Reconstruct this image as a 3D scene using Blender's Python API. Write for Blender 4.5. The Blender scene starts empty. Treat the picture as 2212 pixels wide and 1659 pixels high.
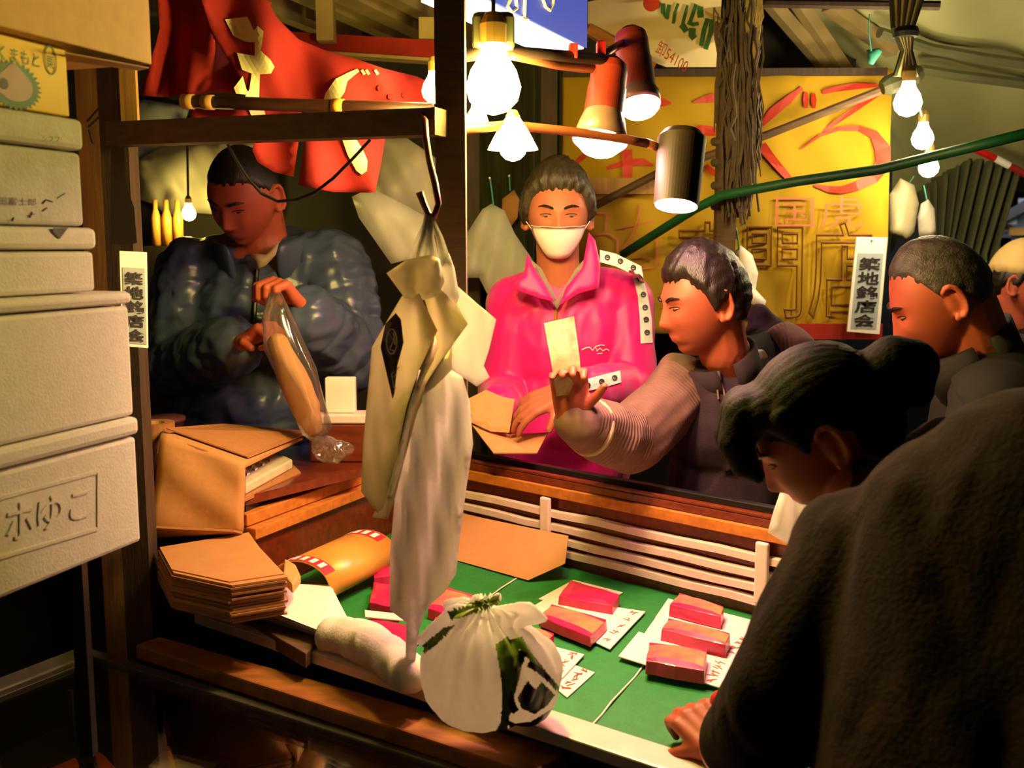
import bpy, math, random
import numpy as np
from mathutils import Vector as V, Matrix, geometry
random.seed(7); RNG = np.random.RandomState(11)
SC = bpy.context.scene
COL = SC.collection
# ------------------------------------------------------------------ camera
CAMZ, FPX, PITCH = 1.58, 2200.0, math.radians(7.75)
cd = bpy.data.cameras.new('camera'); cam = bpy.data.objects.new('camera', cd); COL.objects.link(cam)
cam.location = (0, 0, CAMZ); cam.rotation_euler = (math.pi/2 - PITCH, 0, 0)
cd.sensor_width = 36.0; cd.lens = FPX/2212*36.0; cd.clip_start = 0.02; cd.clip_end = 100
cd.dof.use_dof = True; cd.dof.focus_distance = 2.1; cd.dof.aperture_fstop = 5.0
SC.camera = cam
# ------------------------------------------------------------------ world, exposure
w = bpy.data.worlds.new('market_dusk'); SC.world = w; w.use_nodes = True
bg = w.node_tree.nodes['Background']; bg.inputs[0].default_value = (0.62, 0.56, 0.36, 1); bg.inputs[1].default_value = 0.016
SC.view_settings.view_transform = 'Standard'; SC.view_settings.look = 'None'
SC.view_settings.exposure = 1.1; SC.view_settings.gamma = 1.0; SC.view_settings.use_curve_mapping = False
SC.cycles.use_denoising = True
SC.cycles.max_bounces = 7; SC.cycles.transparent_max_bounces = 12
SC.cycles.sample_clamp_indirect = 4.0; SC.cycles.caustics_reflective = False; SC.cycles.caustics_refractive = False
BULB = (1.0, 0.74, 0.15)      # bare bulbs, warm yellow
SPOT = (1.0, 0.45, 0.42)      # reflector lamps over the fish, pinkish
E_BULB, E_SPOT, E_STRING = 215.0, 170.0, 95.0
# ------------------------------------------------------------------ pixel helpers
CP, SP = math.cos(PITCH), math.sin(PITCH)
def ray(px, py):
    x = (px-1106.0)/FPX; u = (829.5-py)/FPX
    return V((x, CP + u*SP, -SP + u*CP))
ORI = V((0, 0, CAMZ))
def at_y(px, py, Y): d = ray(px, py); return ORI + d*(Y/d.y)
def at_z(px, py, z): d = ray(px, py); return ORI + d*((z-CAMZ)/d.z)
def at_pl(px, py, p0, n): d = ray(px, py); return ORI + d*((p0-ORI).dot(n)/d.dot(n))
def topx(p):
    d = V(p)-ORI; f = d.y*CP - d.z*SP; u = d.y*SP + d.z*CP
    return (1106+FPX*d.x/f, 829.5-FPX*u/f)
# ------------------------------------------------------------------ materials
def lin(c):
    r = []
    for v in c:
        v = v/255.0; r.append(v/12.92 if v <= 0.04045 else ((v+0.055)/1.055)**2.4)
    return (r[0], r[1], r[2], 1)
def mat(name, col, rough=0.7, var=0.12, scale=30, bump=0.0, bscale=60, metal=0.0, spec=0.5, col2=None, stretch=(1,1,1), transl=0.0, coat=0.0, sheen=0.0, detail=4):
    m = bpy.data.materials.new(name); m.use_nodes = True; nt = m.node_tree; N = nt.nodes; L = nt.links
    b = N['Principled BSDF']; c = lin(col)
    tc = N.new('ShaderNodeTexCoord'); mp = N.new('ShaderNodeMapping'); mp.inputs['Scale'].default_value = stretch
    L.new(tc.outputs['Object'], mp.inputs[0])
    no = N.new('ShaderNodeTexNoise'); no.inputs['Scale'].default_value = scale; no.inputs['Detail'].default_value = detail
    L.new(mp.outputs[0], no.inputs['Vector'])
    ra = N.new('ShaderNodeValToRGB'); ra.color_ramp.elements[0].position = 0.3; ra.color_ramp.elements[1].position = 0.72
    c2 = lin(col2) if col2 else tuple(max(0, x*(1-var*2)) for x in c[:3])+(1,)
    ra.color_ramp.elements[0].color = c2; ra.color_ramp.elements[1].color = c
    L.new(no.outputs['Fac'], ra.inputs[0]); L.new(ra.outputs[0], b.inputs['Base Color'])
    b.inputs['Roughness'].default_value = rough; b.inputs['Metallic'].default_value = metal
    b.inputs['Specular IOR Level'].default_value = spec; b.inputs['Coat Weight'].default_value = coat
    b.inputs['Sheen Weight'].default_value = sheen
    if bump:
        n2 = N.new('ShaderNodeTexNoise'); n2.inputs['Scale'].default_value = bscale; n2.inputs['Detail'].default_value = 3
        L.new(mp.outputs[0], n2.inputs['Vector'])
        bp = N.new('ShaderNodeBump'); bp.inputs['Strength'].default_value = bump; bp.inputs['Distance'].default_value = 0.01
        L.new(n2.outputs['Fac'], bp.inputs['Height']); L.new(bp.outputs[0], b.inputs['Normal'])
    if transl:
        t = N.new('ShaderNodeBsdfTranslucent'); L.new(ra.outputs[0], t.inputs[0])
        mx = N.new('ShaderNodeMixShader'); mx.inputs[0].default_value = transl
        L.new(b.outputs[0], mx.inputs[1]); L.new(t.outputs[0], mx.inputs[2]); L.new(mx.outputs[0], N['Material Output'].inputs[0])
    return m
def mat_emit(name, col, s):
    m = bpy.data.materials.new(name); m.use_nodes = True; nt = m.node_tree; nt.nodes.clear()
    e = nt.nodes.new('ShaderNodeEmission'); e.inputs[0].default_value = (*col, 1); e.inputs[1].default_value = s
    o = nt.nodes.new('ShaderNodeOutputMaterial'); nt.links.new(e.outputs[0], o.inputs[0]); return m
def mat_clear(name, tint=(1,1,1), gloss=0.12, rough=0.08, milk=0.0):
    m = bpy.data.materials.new(name); m.use_nodes = True; nt = m.node_tree; N = nt.nodes; N.clear(); L = nt.links
    t = N.new('ShaderNodeBsdfTransparent'); t.inputs[0].default_value = (*tint, 1)
    g = N.new('ShaderNodeBsdfGlossy'); g.inputs['Roughness'].default_value = rough
    fr = N.new('ShaderNodeLayerWeight'); fr.inputs[0].default_value = 0.35
    ma = N.new('ShaderNodeMath'); ma.operation = 'MULTIPLY_ADD'; ma.inputs[1].default_value = 0.6; ma.inputs[2].default_value = gloss
    L.new(fr.outputs['Fresnel'], ma.inputs[0])
    mx = N.new('ShaderNodeMixShader'); L.new(ma.outputs[0], mx.inputs[0]); L.new(t.outputs[0], mx.inputs[1]); L.new(g.outputs[0], mx.inputs[2])
    out = mx
    if milk:
        d = N.new('ShaderNodeBsdfTranslucent'); d.inputs[0].default_value = (.9,.9,.88,1)
        d2 = N.new('ShaderNodeBsdfDiffuse'); d2.inputs[0].default_value = (.9,.9,.88,1)
        ad = N.new('ShaderNodeMixShader'); ad.inputs[0].default_value = .5; L.new(d.outputs[0], ad.inputs[1]); L.new(d2.outputs[0], ad.inputs[2])
        m2 = N.new('ShaderNodeMixShader'); m2.inputs[0].default_value = milk
        L.new(mx.outputs[0], m2.inputs[1]); L.new(ad.outputs[0], m2.inputs[2]); out = m2
    o = N.new('ShaderNodeOutputMaterial'); L.new(out.outputs[0], o.inputs[0]); return m
WOODS = (1, 1, 12)
M = dict(
 foam=mat('foam', (232,228,216), .75, .04, 60, .15, 250), foam2=mat('foam_dirty', (214,212,206), .7, .12, 18, .15, 200),
 yellowcard=mat('yellow_card', (226,190,30), .6, .05, 20), card=mat('cardboard', (196,160,100), .75, .06, 40, .05, 150),
 carddark=mat('cardboard_dark', (150,110,66), .8, .1, 40), green_ink=mat('green_ink', (40,110,60), .6), brown_ink=mat('brown_ink', (120,72,38), .5),
 black_ink=mat('black_ink', (30,26,28), .6), grey_ink=mat('grey_ink', (90,84,92), .7), red_ink=mat('red_ink', (190,44,14), .6, .1, 12), redpale=mat('red_pale', (214,110,80), .7),
 white=mat('white_paint', (238,236,230), .6, .03, 30), cream=mat('cream', (236,224,180), .7, .08, 6), paper=mat('white_paper', (236,232,224), .75, .05, 25),
 kraft=mat('kraft_paper', (196,140,84), .75, .06, 25, .08, 60), kraft2=mat('kraft_paper_dark', (176,120,68), .8, .08, 60),
 wood=mat('wood_tan', (178,134,70), .65, .22, 9, .1, 30, stretch=(6,6,.6)), wooddark=mat('wood_dark', (70,50,34), .7, .25, 12, .12, 40, stretch=(6,6,.8)),
 beam=mat('wood_beam', (98,72,46), .7, .22, 14, .12, 40, stretch=(.6,6,6)), railwood=mat('rail_wood', (176,112,46), .5, .25, 10, .08, 40, stretch=(1.2,4,4)),
 varnish=mat('varnished_wood', (122,50,26), .3, .25, 14, .05, 40, stretch=(2,5,5), coat=.3), orangewood=mat('orange_wood', (214,130,52), .45, .2, 12, .05, 40, stretch=(2,5,5)),
 darkpanel=mat('dark_panel', (40,30,24), .6, .2, 10), black=mat('black_metal', (22,20,20), .45, .2, 30), alu=mat('aluminium', (226,216,200), .35, .06, 20, metal=.25),
 steel=mat('steel', (120,116,108), .35, .15, 20, metal=.6), slat=mat('slat_paint', (240,214,214), .45, .06, 40, .1, 90),
 green=mat('green_mat', (26,128,52), .65, .12, 60, .15, 220), tuna=mat('tuna_red', (206,30,92), .35, .10, 40, coat=.3), tunafat=mat('tuna_pale', (236,150,90), .35, .15, 22, col2=(222,74,96), coat=.3),
 salmon=mat('salmon', (214,96,44), .35, .15, 40, coat=.3), bag=mat('plastic_bag', (232,224,196), .34, .03, 20, transl=.55), bag2=mat('plastic_bag_white', (242,240,232), .34, .03, 20, transl=.62),
 bagdark=mat('bag_print', (60,44,40), .5), towel=mat('towel', (236,226,206), .9, .05, 40, .12, 200), rednoren=mat('red_cloth', (158,26,34), .85, .1, 25, .1, 300, transl=.18),
 rednoren2=mat('red_cloth_dark', (150,18,20), .85, .1, 25, .1, 300, transl=.1), creamcloth=mat('cream_print', (238,226,184), .85, .05, 30, transl=.2),
 banner=mat('banner_yellow', (184,146,10), .9, .14, 3.5, .12, 9, transl=.05), tarp=mat('tarp', (196,198,140), .6, .2, 2.2, .2, 5, transl=.1), tarp2=mat('tarp_dark', (112,114,80), .65, .2, 3, .2, 6),
 sheetgrey=mat('plastic_sheet_grey', (206,200,186), .45, .08, 6, .2, 9, transl=.35), sheetblue=mat('sheet_blue', (196,206,214), .5, .06, 5, transl=.3),
 corr=mat('corrugated_green', (74,76,46), .55, .3, 8, stretch=(4,4,.5)), wallback=mat('back_wall', (44,38,28), .8, .3, 4), floor=mat('concrete', (52,48,44), .7, .25, 5, .2, 40),
 ceil=mat('ceiling_boards', (58,50,36), .8, .3, 6), batten=mat('ceiling_batten', (176,154,100), .7, .15, 9), redsteel=mat('red_steel', (168,40,36), .5, .2, 12),
 lampred=mat('lamp_red_enamel', (112,28,16), .45, .25, 14, coat=.15), lampskirt=mat('lamp_skirt', (104,76,70), .4, .15, 20), lampblack=mat('lamp_black', (40,26,22), .6, .2, 16, spec=.2), copper=mat('copper_pipe', (120,62,38), .35, .15, 20, metal=.4),
 bluesign=mat('blue_sign', (48,66,168), .35, .06, 4), poledark=mat('stained_bamboo', (64,30,18), .5, .3, 12, stretch=(.6,6,6)), greenpole=mat('green_pole', (18,92,50), .5, .15, 12), rope=mat('rope', (96,78,60), .85, .25, 40), straw=mat('straw', (206,182,110), .7, .2, 30), rope_teal=mat('teal_cord', (60,150,130), .7),
 skin=mat('skin', (180,104,74), .5, .05, 18, spec=.35), skin2=mat('skin_tan', (170,84,58), .5, .06, 18, spec=.35), skin3=mat('skin_flushed', (186,92,66), .5, .06, 18, spec=.35), lips=mat('lips', (186,92,80), .45, .05), mouthdark=mat('dark_feature', (44,24,20), .5), eyewhite=mat('eye_white', (150,112,92), .35, .02),
 hair=mat('black_hair', (34,24,20), .42, .3, 30, .25, 120, stretch=(4,4,1)), hairgrey=mat('grey_hair', (92,84,72), .55, .3, 60, .3, 260, col2=(40,36,32)), hairblack=mat('glossy_black_hair', (15,9,6), .7, .3, 30, .3, 120, stretch=(1,4,4), spec=.15),
 hairtop=mat('brown_black_hair', (62,52,34), .45, .3, 40, .3, 140, stretch=(4,4,1)),
 pink=mat('pink_nylon', (228,16,132), .5, .05, 12, sheen=.2), navy=mat('navy_nylon', (66,78,112), .34, .12, 8, .1, 30), zipper=mat('zip_brass', (206,150,70), .35, .1, metal=.5), shirt=mat('beige_shirt', (186,164,124), .8, .06), shirtgrey=mat('grey_shirt', (146,136,112), .8),
 plum=mat('charcoal_fleece', (46,27,44), .9, .15, 30, .15, 300), knit=mat('taupe_knit', (124,92,80), .9, .1, 50), coatblack=mat('black_coat', (16,13,12), .85, .25, 25, .15, 120), coatbrown=mat('brown_coat', (40,27,15), .95, .3, 16, .25, 160, spec=.15), trousers=mat('dark_trousers', (34,32,36), .85), capcloth=mat('tan_cap', (196,164,104), .8, .06), jeans=mat('dark_jeans', (40,46,62), .85),
 maskwhite=mat('mask_white', (242,236,230), .7, .02), note=mat('banknote', (214,196,150), .7, .18, 40, col2=(150,136,96)), red=mat('red_plastic', (206,26,26), .4), gold=mat('gold_packet', (226,160,70), .35, .1, 8), pinkprint=mat('pink_print', (206,50,70), .4), lidgreen=mat('leaf_green', (112,140,26), .5, .08), navyprint=mat('navy_print', (22,30,46), .45), brass=mat('lamp_cap', (150,120,60), .4, metal=.5), wire=mat('black_wire', (20,18,16), .5), plate=mat('price_card', (240,226,220), .6, .06, 30),
 clear=mat_clear('clear_film', (1,.98,.96), .10, .1, .06), glass=mat_clear('case_glass', (.95,.93,.9), .03, .02),
 calc=mat('calculator_case', (214,206,176), .5), calcgreen=mat('calculator_screen', (176,190,110), .4), bodybox=mat('purple_box', (90,40,46), .6), bluecloth=mat('blue_cloth', (44,52,110), .8))
def rib_mat(name, col, scale):
    m = mat(name, col, .9, .1, 40); nt = m.node_tree; N = nt.nodes; L = nt.links
    tc = [n for n in N if n.type == 'TEX_COORD'][0]
    at = N.new('ShaderNodeAttribute'); at.attribute_name = 'rib'
    s = N.new('ShaderNodeMath'); s.operation = 'MULTIPLY'; s.inputs[1].default_value = scale; L.new(at.outputs['Fac'], s.inputs[0])
    si = N.new('ShaderNodeMath'); si.operation = 'SINE'; L.new(s.outputs[0], si.inputs[0])
    bp = N.new('ShaderNodeBump'); bp.inputs['Strength'].default_value = .5; bp.inputs['Distance'].default_value = .0025
    L.new(si.outputs[0], bp.inputs['Height']); L.new(bp.outputs[0], N['Principled BSDF'].inputs['Normal']); return m
for k_, c_, s_ in (('bluesign', (.03,.06,.42), .42),):
    b_ = M[k_].node_tree.nodes['Principled BSDF']; b_.inputs['Emission Color'].default_value = (*c_, 1); b_.inputs['Emission Strength'].default_value = s_   # backlit sign face
M['knit'] = rib_mat('taupe_rib_knit', (124,92,80), 2*math.pi/.0085)
# ------------------------------------------------------------------ mesh helpers
BASE = {}
class MB:
    def __init__(s): s.v = []; s.f = []; s.m = []; s.cur = 0
    def add(s, vs, fs):
        o = len(s.v); s.v += [tuple(x) for x in vs]
        for f in fs: s.f.append(tuple(i+o for i in f)); s.m.append(s.cur)
        return s
    def box(s, c, size, X=(1,0,0), Y=(0,1,0), Z=(0,0,1)):
        c = V(c); X = V(X).normalized()*size[0]/2; Y = V(Y).normalized()*size[1]/2; Z = V(Z).normalized()*size[2]/2
        vs = [c+X*a+Y*b+Z*d for d in (-1,1) for b in (-1,1) for a in (-1,1)]
        return s.add(vs, [(0,2,3,1),(4,5,7,6),(0,1,5,4),(2,6,7,3),(0,4,6,2),(1,3,7,5)])
    def bar(s, p0, p1, w, h, up=(0,0,1)):
        p0 = V(p0); p1 = V(p1); d = (p1-p0); L = d.length; d.normalize(); side = d.cross(V(up)).normalized(); u = side.cross(d)
        return s.box((p0+p1)/2, (L, w, h), d, side, u)
    def prism(s, poly, vec):
        n = len(poly); vec = V(vec); a = [V(p) for p in poly]; b = [p+vec for p in a]
        return s.add(a+b, [tuple(range(n)), tuple(range(2*n-1, n-1, -1))]+[(i, i+n, (i+1) % n+n, (i+1) % n) for i in range(n)])
    def tube(s, pts, r, n=8):
        pts = [V(p) for p in pts]; k = len(pts); rs = r if isinstance(r, (list, tuple)) else [r]*k
        vs = []; fs = []; ref = V((0.31, 0.2, 1)).normalized(); prev = None
        for i, p in enumerate(pts):
            d = (pts[min(i+1, k-1)]-pts[max(i-1, 0)]).normalized()
            x = d.cross(ref if abs(d.dot(ref)) < .95 else V((1,0,0))).normalized() if prev is None else (prev - d*prev.dot(d)).normalized()
            prev = x; y = d.cross(x)
            vs += [p + (x*math.cos(2*math.pi*j/n)+y*math.sin(2*math.pi*j/n))*rs[i] for j in range(n)]
        for i in range(k-1):
            for j in range(n): fs.append((i*n+j, i*n+(j+1) % n, (i+1)*n+(j+1) % n, (i+1)*n+j))
        fs += [tuple(range(n-1, -1, -1)), tuple(range((k-1)*n, k*n))]
        return s.add(vs, fs)
    def lathe(s, p0, axis, prof, n=20, caps=True):
        axis = V(axis).normalized(); x = axis.cross(V((0,0,1)) if abs(axis.z) < .9 else V((1,0,0))).normalized(); y = axis.cross(x); p0 = V(p0)
        vs = [p0+axis*h+(x*math.cos(2*math.pi*j/n)+y*math.sin(2*math.pi*j/n))*r for h, r in prof for j in range(n)]
        k = len(prof); fs = [(i*n+j, i*n+(j+1) % n, (i+1)*n+(j+1) % n, (i+1)*n+j) for i in range(k-1) for j in range(n)]
        if caps: fs += [tuple(range(n-1, -1, -1)), tuple(range((k-1)*n, k*n))]
        return s.add(vs, fs)
    def ell(s, c, ax, nu=16, nv=10):
        c = V(c); a, b, d = [V(q) for q in ax]; vs = [c-d]
        for i in range(1, nv):
            t = math.pi*i/nv - math.pi/2
            for j in range(nu):
                p = 2*math.pi*j/nu; vs.append(c + a*(math.cos(t)*math.cos(p)) + b*(math.cos(t)*math.sin(p)) + d*math.sin(t))
        vs.append(c+d); fs = [(0, 1+(j+1) % nu, 1+j) for j in range(nu)]
        for i in range(nv-2):
            for j in range(nu): fs.append((1+i*nu+j, 1+i*nu+(j+1) % nu, 1+(i+1)*nu+(j+1) % nu, 1+(i+1)*nu+j))
        e = len(vs)-1; o = 1+(nv-2)*nu; fs += [(e, o+j, o+(j+1) % nu) for j in range(nu)]
        return s.add(vs, fs)
    def sph(s, c, r, nu=12, nv=8): return s.ell(c, ((r,0,0),(0,r,0),(0,0,r)), nu, nv)
    def cone(s, p0, r0, p1, r1, n=14): return s.lathe(p0, V(p1)-V(p0), [(0, r0), ((V(p1)-V(p0)).length, r1)], n)
    def chain(s, pts, rs, n=14):
        for i, p in enumerate(pts):
            s.sph(p, rs[i], n, 10)
            if i: s.cone(pts[i-1], rs[i-1], p, rs[i], n)
        return s
def me_from(name, v, f, mats, mi=None, smooth=False):
    me = bpy.data.meshes.new(name); me.from_pydata([tuple(x) for x in v], [], f)
    for m in (mats if isinstance(mats, (list, tuple)) else [mats]): me.materials.append(M[m] if isinstance(m, str) else m)
    if mi is not None and len(mi) == len(me.polygons): me.polygons.foreach_set('material_index', np.array(mi, dtype=np.int32))
    if smooth: me.polygons.foreach_set('use_smooth', np.ones(len(me.polygons), dtype=bool))
    me.update(); return me
def link(name, me, parent=None, base=None):
    o = bpy.data.objects.new(name, me); COL.objects.link(o)
    if parent is not None: o.parent = parent; BASE[o.name] = BASE[parent.name]
    else: o.location = base; BASE[o.name] = V(base)
    return o
def obj(name, mb, mats, parent=None, smooth=False, label=None, cat=None, group=None, kind=None, bevel=0, sub=0):
    """one mesh object; top-level ones get their origin at the base of their bounds"""
    vs = [V(x) for x in mb.v]
    if parent is not None: b = BASE[parent.name]
    else:
        a = np.array([tuple(x) for x in vs]); lo, hi = a.min(0), a.max(0); b = V(((lo[0]+hi[0])/2, (lo[1]+hi[1])/2, lo[2]))
    me = me_from(name, [x-b for x in vs], mb.f, mats, mb.m, smooth)
    o = link(name, me, parent, b)
    if bevel:
        m = o.modifiers.new('edge', 'BEVEL'); m.width = bevel; m.segments = 2; m.limit_method = 'ANGLE'
    if sub:
        m = o.modifiers.new('sub', 'SUBSURF'); m.levels = sub; m.render_levels = sub
    return tag(o, label, cat, group, kind)
def tag(o, label=None, cat=None, group=None, kind=None):
    if label: o['label'] = label
    if cat: o['category'] = cat
    if group: o['group'] = group
    if kind: o['kind'] = kind
    return o
def thing(name, base, label, cat, group=None, kind=None):
    o = bpy.data.objects.new(name, None); COL.objects.link(o); o.location = base; BASE[o.name] = V(base); o.empty_display_size = .05
    return tag(o, label, cat, group, kind)
def inpoly(x, y, P):
    r = False; n = len(P)
    for i in range(n):
        x1, y1 = P[i]; x2, y2 = P[(i+1) % n]
        if (y1 > y) != (y2 > y) and x < (x2-x1)*(y-y1)/(y2-y1)+x1: r = not r
    return r
def edist(x, y, P):
    d = 1e9; n = len(P)
    for i in range(n):
        x1, y1 = P[i]; x2, y2 = P[(i+1) % n]; dx, dy = x2-x1, y2-y1; l = dx*dx+dy*dy or 1
        t = max(0, min(1, ((x-x1)*dx+(y-y1)*dy)/l)); d = min(d, math.hypot(x-x1-t*dx, y-y1-t*dy))
    return d
def pillow(mb, P, Yf, th=.001, step=12, edge=30, back=None):
    """closed cloth or bag from an outline: P in photo pixels, Yf its distance (number or function)"""
    Y = Yf if callable(Yf) else (lambda a, b: Yf)
    pts = []; n = len(P)
    for i in range(n):
        a, b = P[i], P[(i+1) % n]; k = max(1, int(math.hypot(b[0]-a[0], b[1]-a[1])/step))
        pts += [(a[0]+(b[0]-a[0])*j/k, a[1]+(b[1]-a[1])*j/k) for j in range(k)]
    nb = len(pts); xs = [p[0] for p in P]; ys = [p[1] for p in P]
    y = min(ys)+step/2; row = 0
    while y < max(ys):
        x = min(xs)+step/2+(row % 2)*step/2
        while x < max(xs):
            if inpoly(x, y, P) and edist(x, y, P) > step*.45: pts.append((x, y))
            x += step
        y += step*.87; row += 1
    res = geometry.delaunay_2d_cdt([V(p) for p in pts], [], [list(range(nb))], 1, 1e-4)
    vs2, fs = res[0], res[2]; fr = []; bk = []; bi = []
    for i, p in enumerate(vs2):
        d = edist(p[0], p[1], P); pr = min(1, d/edge)**.5 if edge else 1
        onb = d < .01; y0 = Y(p[0], p[1]); t = th*pr if edge else th
        fr.append(at_y(p[0], p[1], y0 - (0 if onb and edge else t))); bk.append(at_y(p[0], p[1], y0 + (.0004 if onb and edge else t)))
    k = len(fr); F = []
    for f in fs: F.append(tuple(f)); F.append(tuple(i+k for i in reversed(f)))
    from collections import Counter
    E = Counter()
    for f in fs:
        for a, b in zip(f, list(f[1:])+[f[0]]): E[(a, b)] += 1
    for (a, b) in list(E):
        if (b, a) not in E: F.append((b, a, a+k, b+k))
    return mb.add(fr+bk, F)
def stroke(mb, pts, wd, Yf, th=.002):
    """brush stroke: ribbon along pixel polyline, wd number or list"""
    Y = Yf if callable(Yf) else (lambda a, b: Yf)
    P = [V((p[0], p[1])) for p in pts]; n = len(P); ws = wd if isinstance(wd, (list, tuple)) else [wd]*n; Lr = []; Rr = []
    for i in range(n):
        d = (P[min(i+1, n-1)]-P[max(i-1, 0)]).normalized(); nn = V((-d.y, d.x))*ws[i]/2
        Lr.append(P[i]+nn); Rr.append(P[i]-nn)
    vs = [at_y(p.x, p.y, Y(p.x, p.y)) for p in Lr]+[at_y(p.x, p.y, Y(p.x, p.y)) for p in Rr]
    k = len(vs); vs += [v+V((0, th, 0)) for v in vs]; fs = []
    for i in range(n-1):
        a, b, c, d = i, i+1, n+i+1, n+i; fs += [(a, b, c, d), (d+k, c+k, b+k, a+k), (a, a+k, b+k, b), (c, c+k, d+k, d)]
    return mb.add(vs, fs)
def text_geo(s, outline=0, bold=0):
    cu = bpy.data.curves.new('t', 'FONT'); cu.body = s; cu.size = 1; cu.align_x = 'LEFT'
    if outline: cu.fill_mode = 'NONE'; cu.bevel_depth = outline; cu.bevel_resolution = 0
    cu.resolution_u = 3; cu.offset = bold
    o = bpy.data.objects.new('t', cu); COL.objects.link(o); dg = bpy.context.evaluated_depsgraph_get(); dg.update()
    me = o.evaluated_get(dg).to_mesh(); vs = [V(v.co) for v in me.vertices]; fs = [tuple(p.vertices) for p in me.polygons]
    o.evaluated_get(dg).to_mesh_clear(); bpy.data.objects.remove(o); bpy.data.curves.remove(cu)
    return vs, fs
def text(mb, s, o, R, U, outline=0, bold=0, ext=0):
    """writing fitted to the parallelogram origin o, right vector R, up vector U (both in metres)"""
    vs, fs = text_geo(s, outline, bold)
    if not vs: return mb
    a = np.array([tuple(v) for v in vs]); lo = a.min(0); hi = a.max(0); R = V(R); U = V(U); o = V(o); n = R.cross(U).normalized()
    q = [o + R*((v.x-lo[0])/(hi[0]-lo[0]+1e-9)) + U*((v.y-lo[1])/(hi[1]-lo[1]+1e-9)) + n*(v.z*.3) for v in vs]
    if ext:
        k = len(q); q2 = q+[p+n*ext for p in q]; from collections import Counter; E = set()
        for f in fs:
            for x, y in zip(f, f[1:]+f[:1]): E.add((x, y))
        F = [tuple(i+k for i in f) for f in fs]+[tuple(reversed(f)) for f in fs]
        F += [(x, y, y+k, x+k) for (x, y) in E if (y, x) not in E]
        return mb.add(q2, F)
    return mb.add(q, fs)
def remesh(mb, vox, smooth=4, factor=.5):
    me = bpy.data.meshes.new('r'); me.from_pydata(mb.v, [], mb.f); o = bpy.data.objects.new('r', me); COL.objects.link(o)
    m = o.modifiers.new('r', 'REMESH'); m.mode = 'VOXEL'; m.voxel_size = vox
    if smooth: s = o.modifiers.new('s', 'SMOOTH'); s.iterations = smooth; s.factor = factor
    dg = bpy.context.evaluated_depsgraph_get(); dg.update(); r = bpy.data.meshes.new_from_object(o.evaluated_get(dg))
    bpy.data.objects.remove(o); bpy.data.meshes.remove(me)
    return r
def arr(me):
    a = np.empty(len(me.vertices)*3); me.vertices.foreach_get('co', a); a = a.reshape(-1, 3)
    n = np.empty(len(me.vertices)*3); me.vertex_normals.foreach_get('vector', n); return a, n.reshape(-1, 3)
def setv(me, a): me.vertices.foreach_set('co', a.reshape(-1)); me.update()
_K = RNG.normal(size=(24, 3)); _P = RNG.uniform(0, 6.28, 24)
def ridge(a, f, seed=0, ax=(1,1,1)): return 1-2.4*np.sqrt(wob(a, f, seed, ax)**2+.004)
def wob(a, f, seed=0, ax=(1,1,1)):
    r = np.zeros(len(a)); A = a*np.array(ax)*f
    for i in range(6):
        k = _K[(i+seed*5) % 24]; r += np.sin(A@k + _P[(i*3+seed) % 24] + 1.3*np.sin(A@_K[(i+seed*7+3) % 24]*.6))
    return r/6
def mesh_obj(name, me, mats, parent, smooth=True):
    """a finished mesh in world coordinates becomes a part"""
    b = BASE[parent.name]; a, _ = arr(me); setv(me, a-np.array(b)); me.name = name
    me.materials.clear()
    for m in (mats if isinstance(mats, (list, tuple)) else [mats]): me.materials.append(M[m])
    me.polygons.foreach_set('use_smooth', np.full(len(me.polygons), smooth)); me.update()
    return link(name, me, parent)
def blob(name, mb, vox, mats, label, cat, disp=None, smooth=4, group=None, mfn=None):
    me = remesh(mb, vox, smooth); a, n = arr(me)
    if disp is not None: a = a + n*disp(a)[:, None]
    lo, hi = a.min(0), a.max(0); b = V(((lo[0]+hi[0])/2, (lo[1]+hi[1])/2, lo[2])); setv(me, a-np.array(b)); me.name = name
    for m in (mats if isinstance(mats, (list, tuple)) else [mats]): me.materials.append(M[m])
    if mfn: 
        idx = [mfn(V(p.center)+b, p.normal) for p in me.polygons]; me.polygons.foreach_set('material_index', np.array(idx, dtype=np.int32))
    me.polygons.foreach_set('use_smooth', np.ones(len(me.polygons), dtype=bool)); me.update()
    return tag(link(name, me, None, b), label, cat, group)
# ================================================================== SETTING
def st(name, mb, m, **k): return obj(name, mb, m, kind='structure', **k)
st('floor', MB().box((.5, 3, -.05), (9, 11, .1)), 'floor')
st('wall_back', MB().box((-1.1, 3.72, 1.25), (4.6, .1, 2.5)), 'wallback')
st('wall_far', MB().box((2.6, 7.2, 1.7), (6.5, .1, 3.4)), 'wallback')
BD = V((.322, .947, 0)); BN = V((.947, -.322, 0))
st('ceiling', MB().box((-1.25, 2.2, 2.36), (3.1, 3.2, .04)), 'ceil')
for i, (px, py, ww) in enumerate([(560, 0, .045), (700, 0, .05), (790, 0, .07), (885, 0, .05), (1010, 0, .05)]):
    p = at_z(px, py, 2.29); mb = MB().bar(p-BD*1.0, p+BD*1.05, ww, .06); st('trim_%d' % (i+1), mb, 'batten')
for i, Y in enumerate((2.55, 3.3)):
    st('trim_%d' % (i+6), MB().bar((-2.4, Y-.25, 2.31), (.1, Y+.15, 2.31), .05, .05), 'wooddark')
# red steel purlin with clamps
t = thing('steel_purlin', at_y(800, 100, 2.9), 'rusty red steel purlin under the roof boards behind the red cloth', 'beam')
a, b = at_y(600, 88, 2.95), at_y(950, 110, 2.8)
obj('beam', MB().bar(a, b, .05, .045), 'redsteel', t); obj('flange', MB().bar(a+V((0,-.01,-.03)), b+V((0,-.01,-.03)), .07, .008), 'batten', t)
for px, py in ((705, 70), (925, 112)):
    p = at_y(px, py, 2.84); obj('clamp', MB().box(p+V((0,0,.03)), (.045, .05, .11)), 'batten', t)
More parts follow.
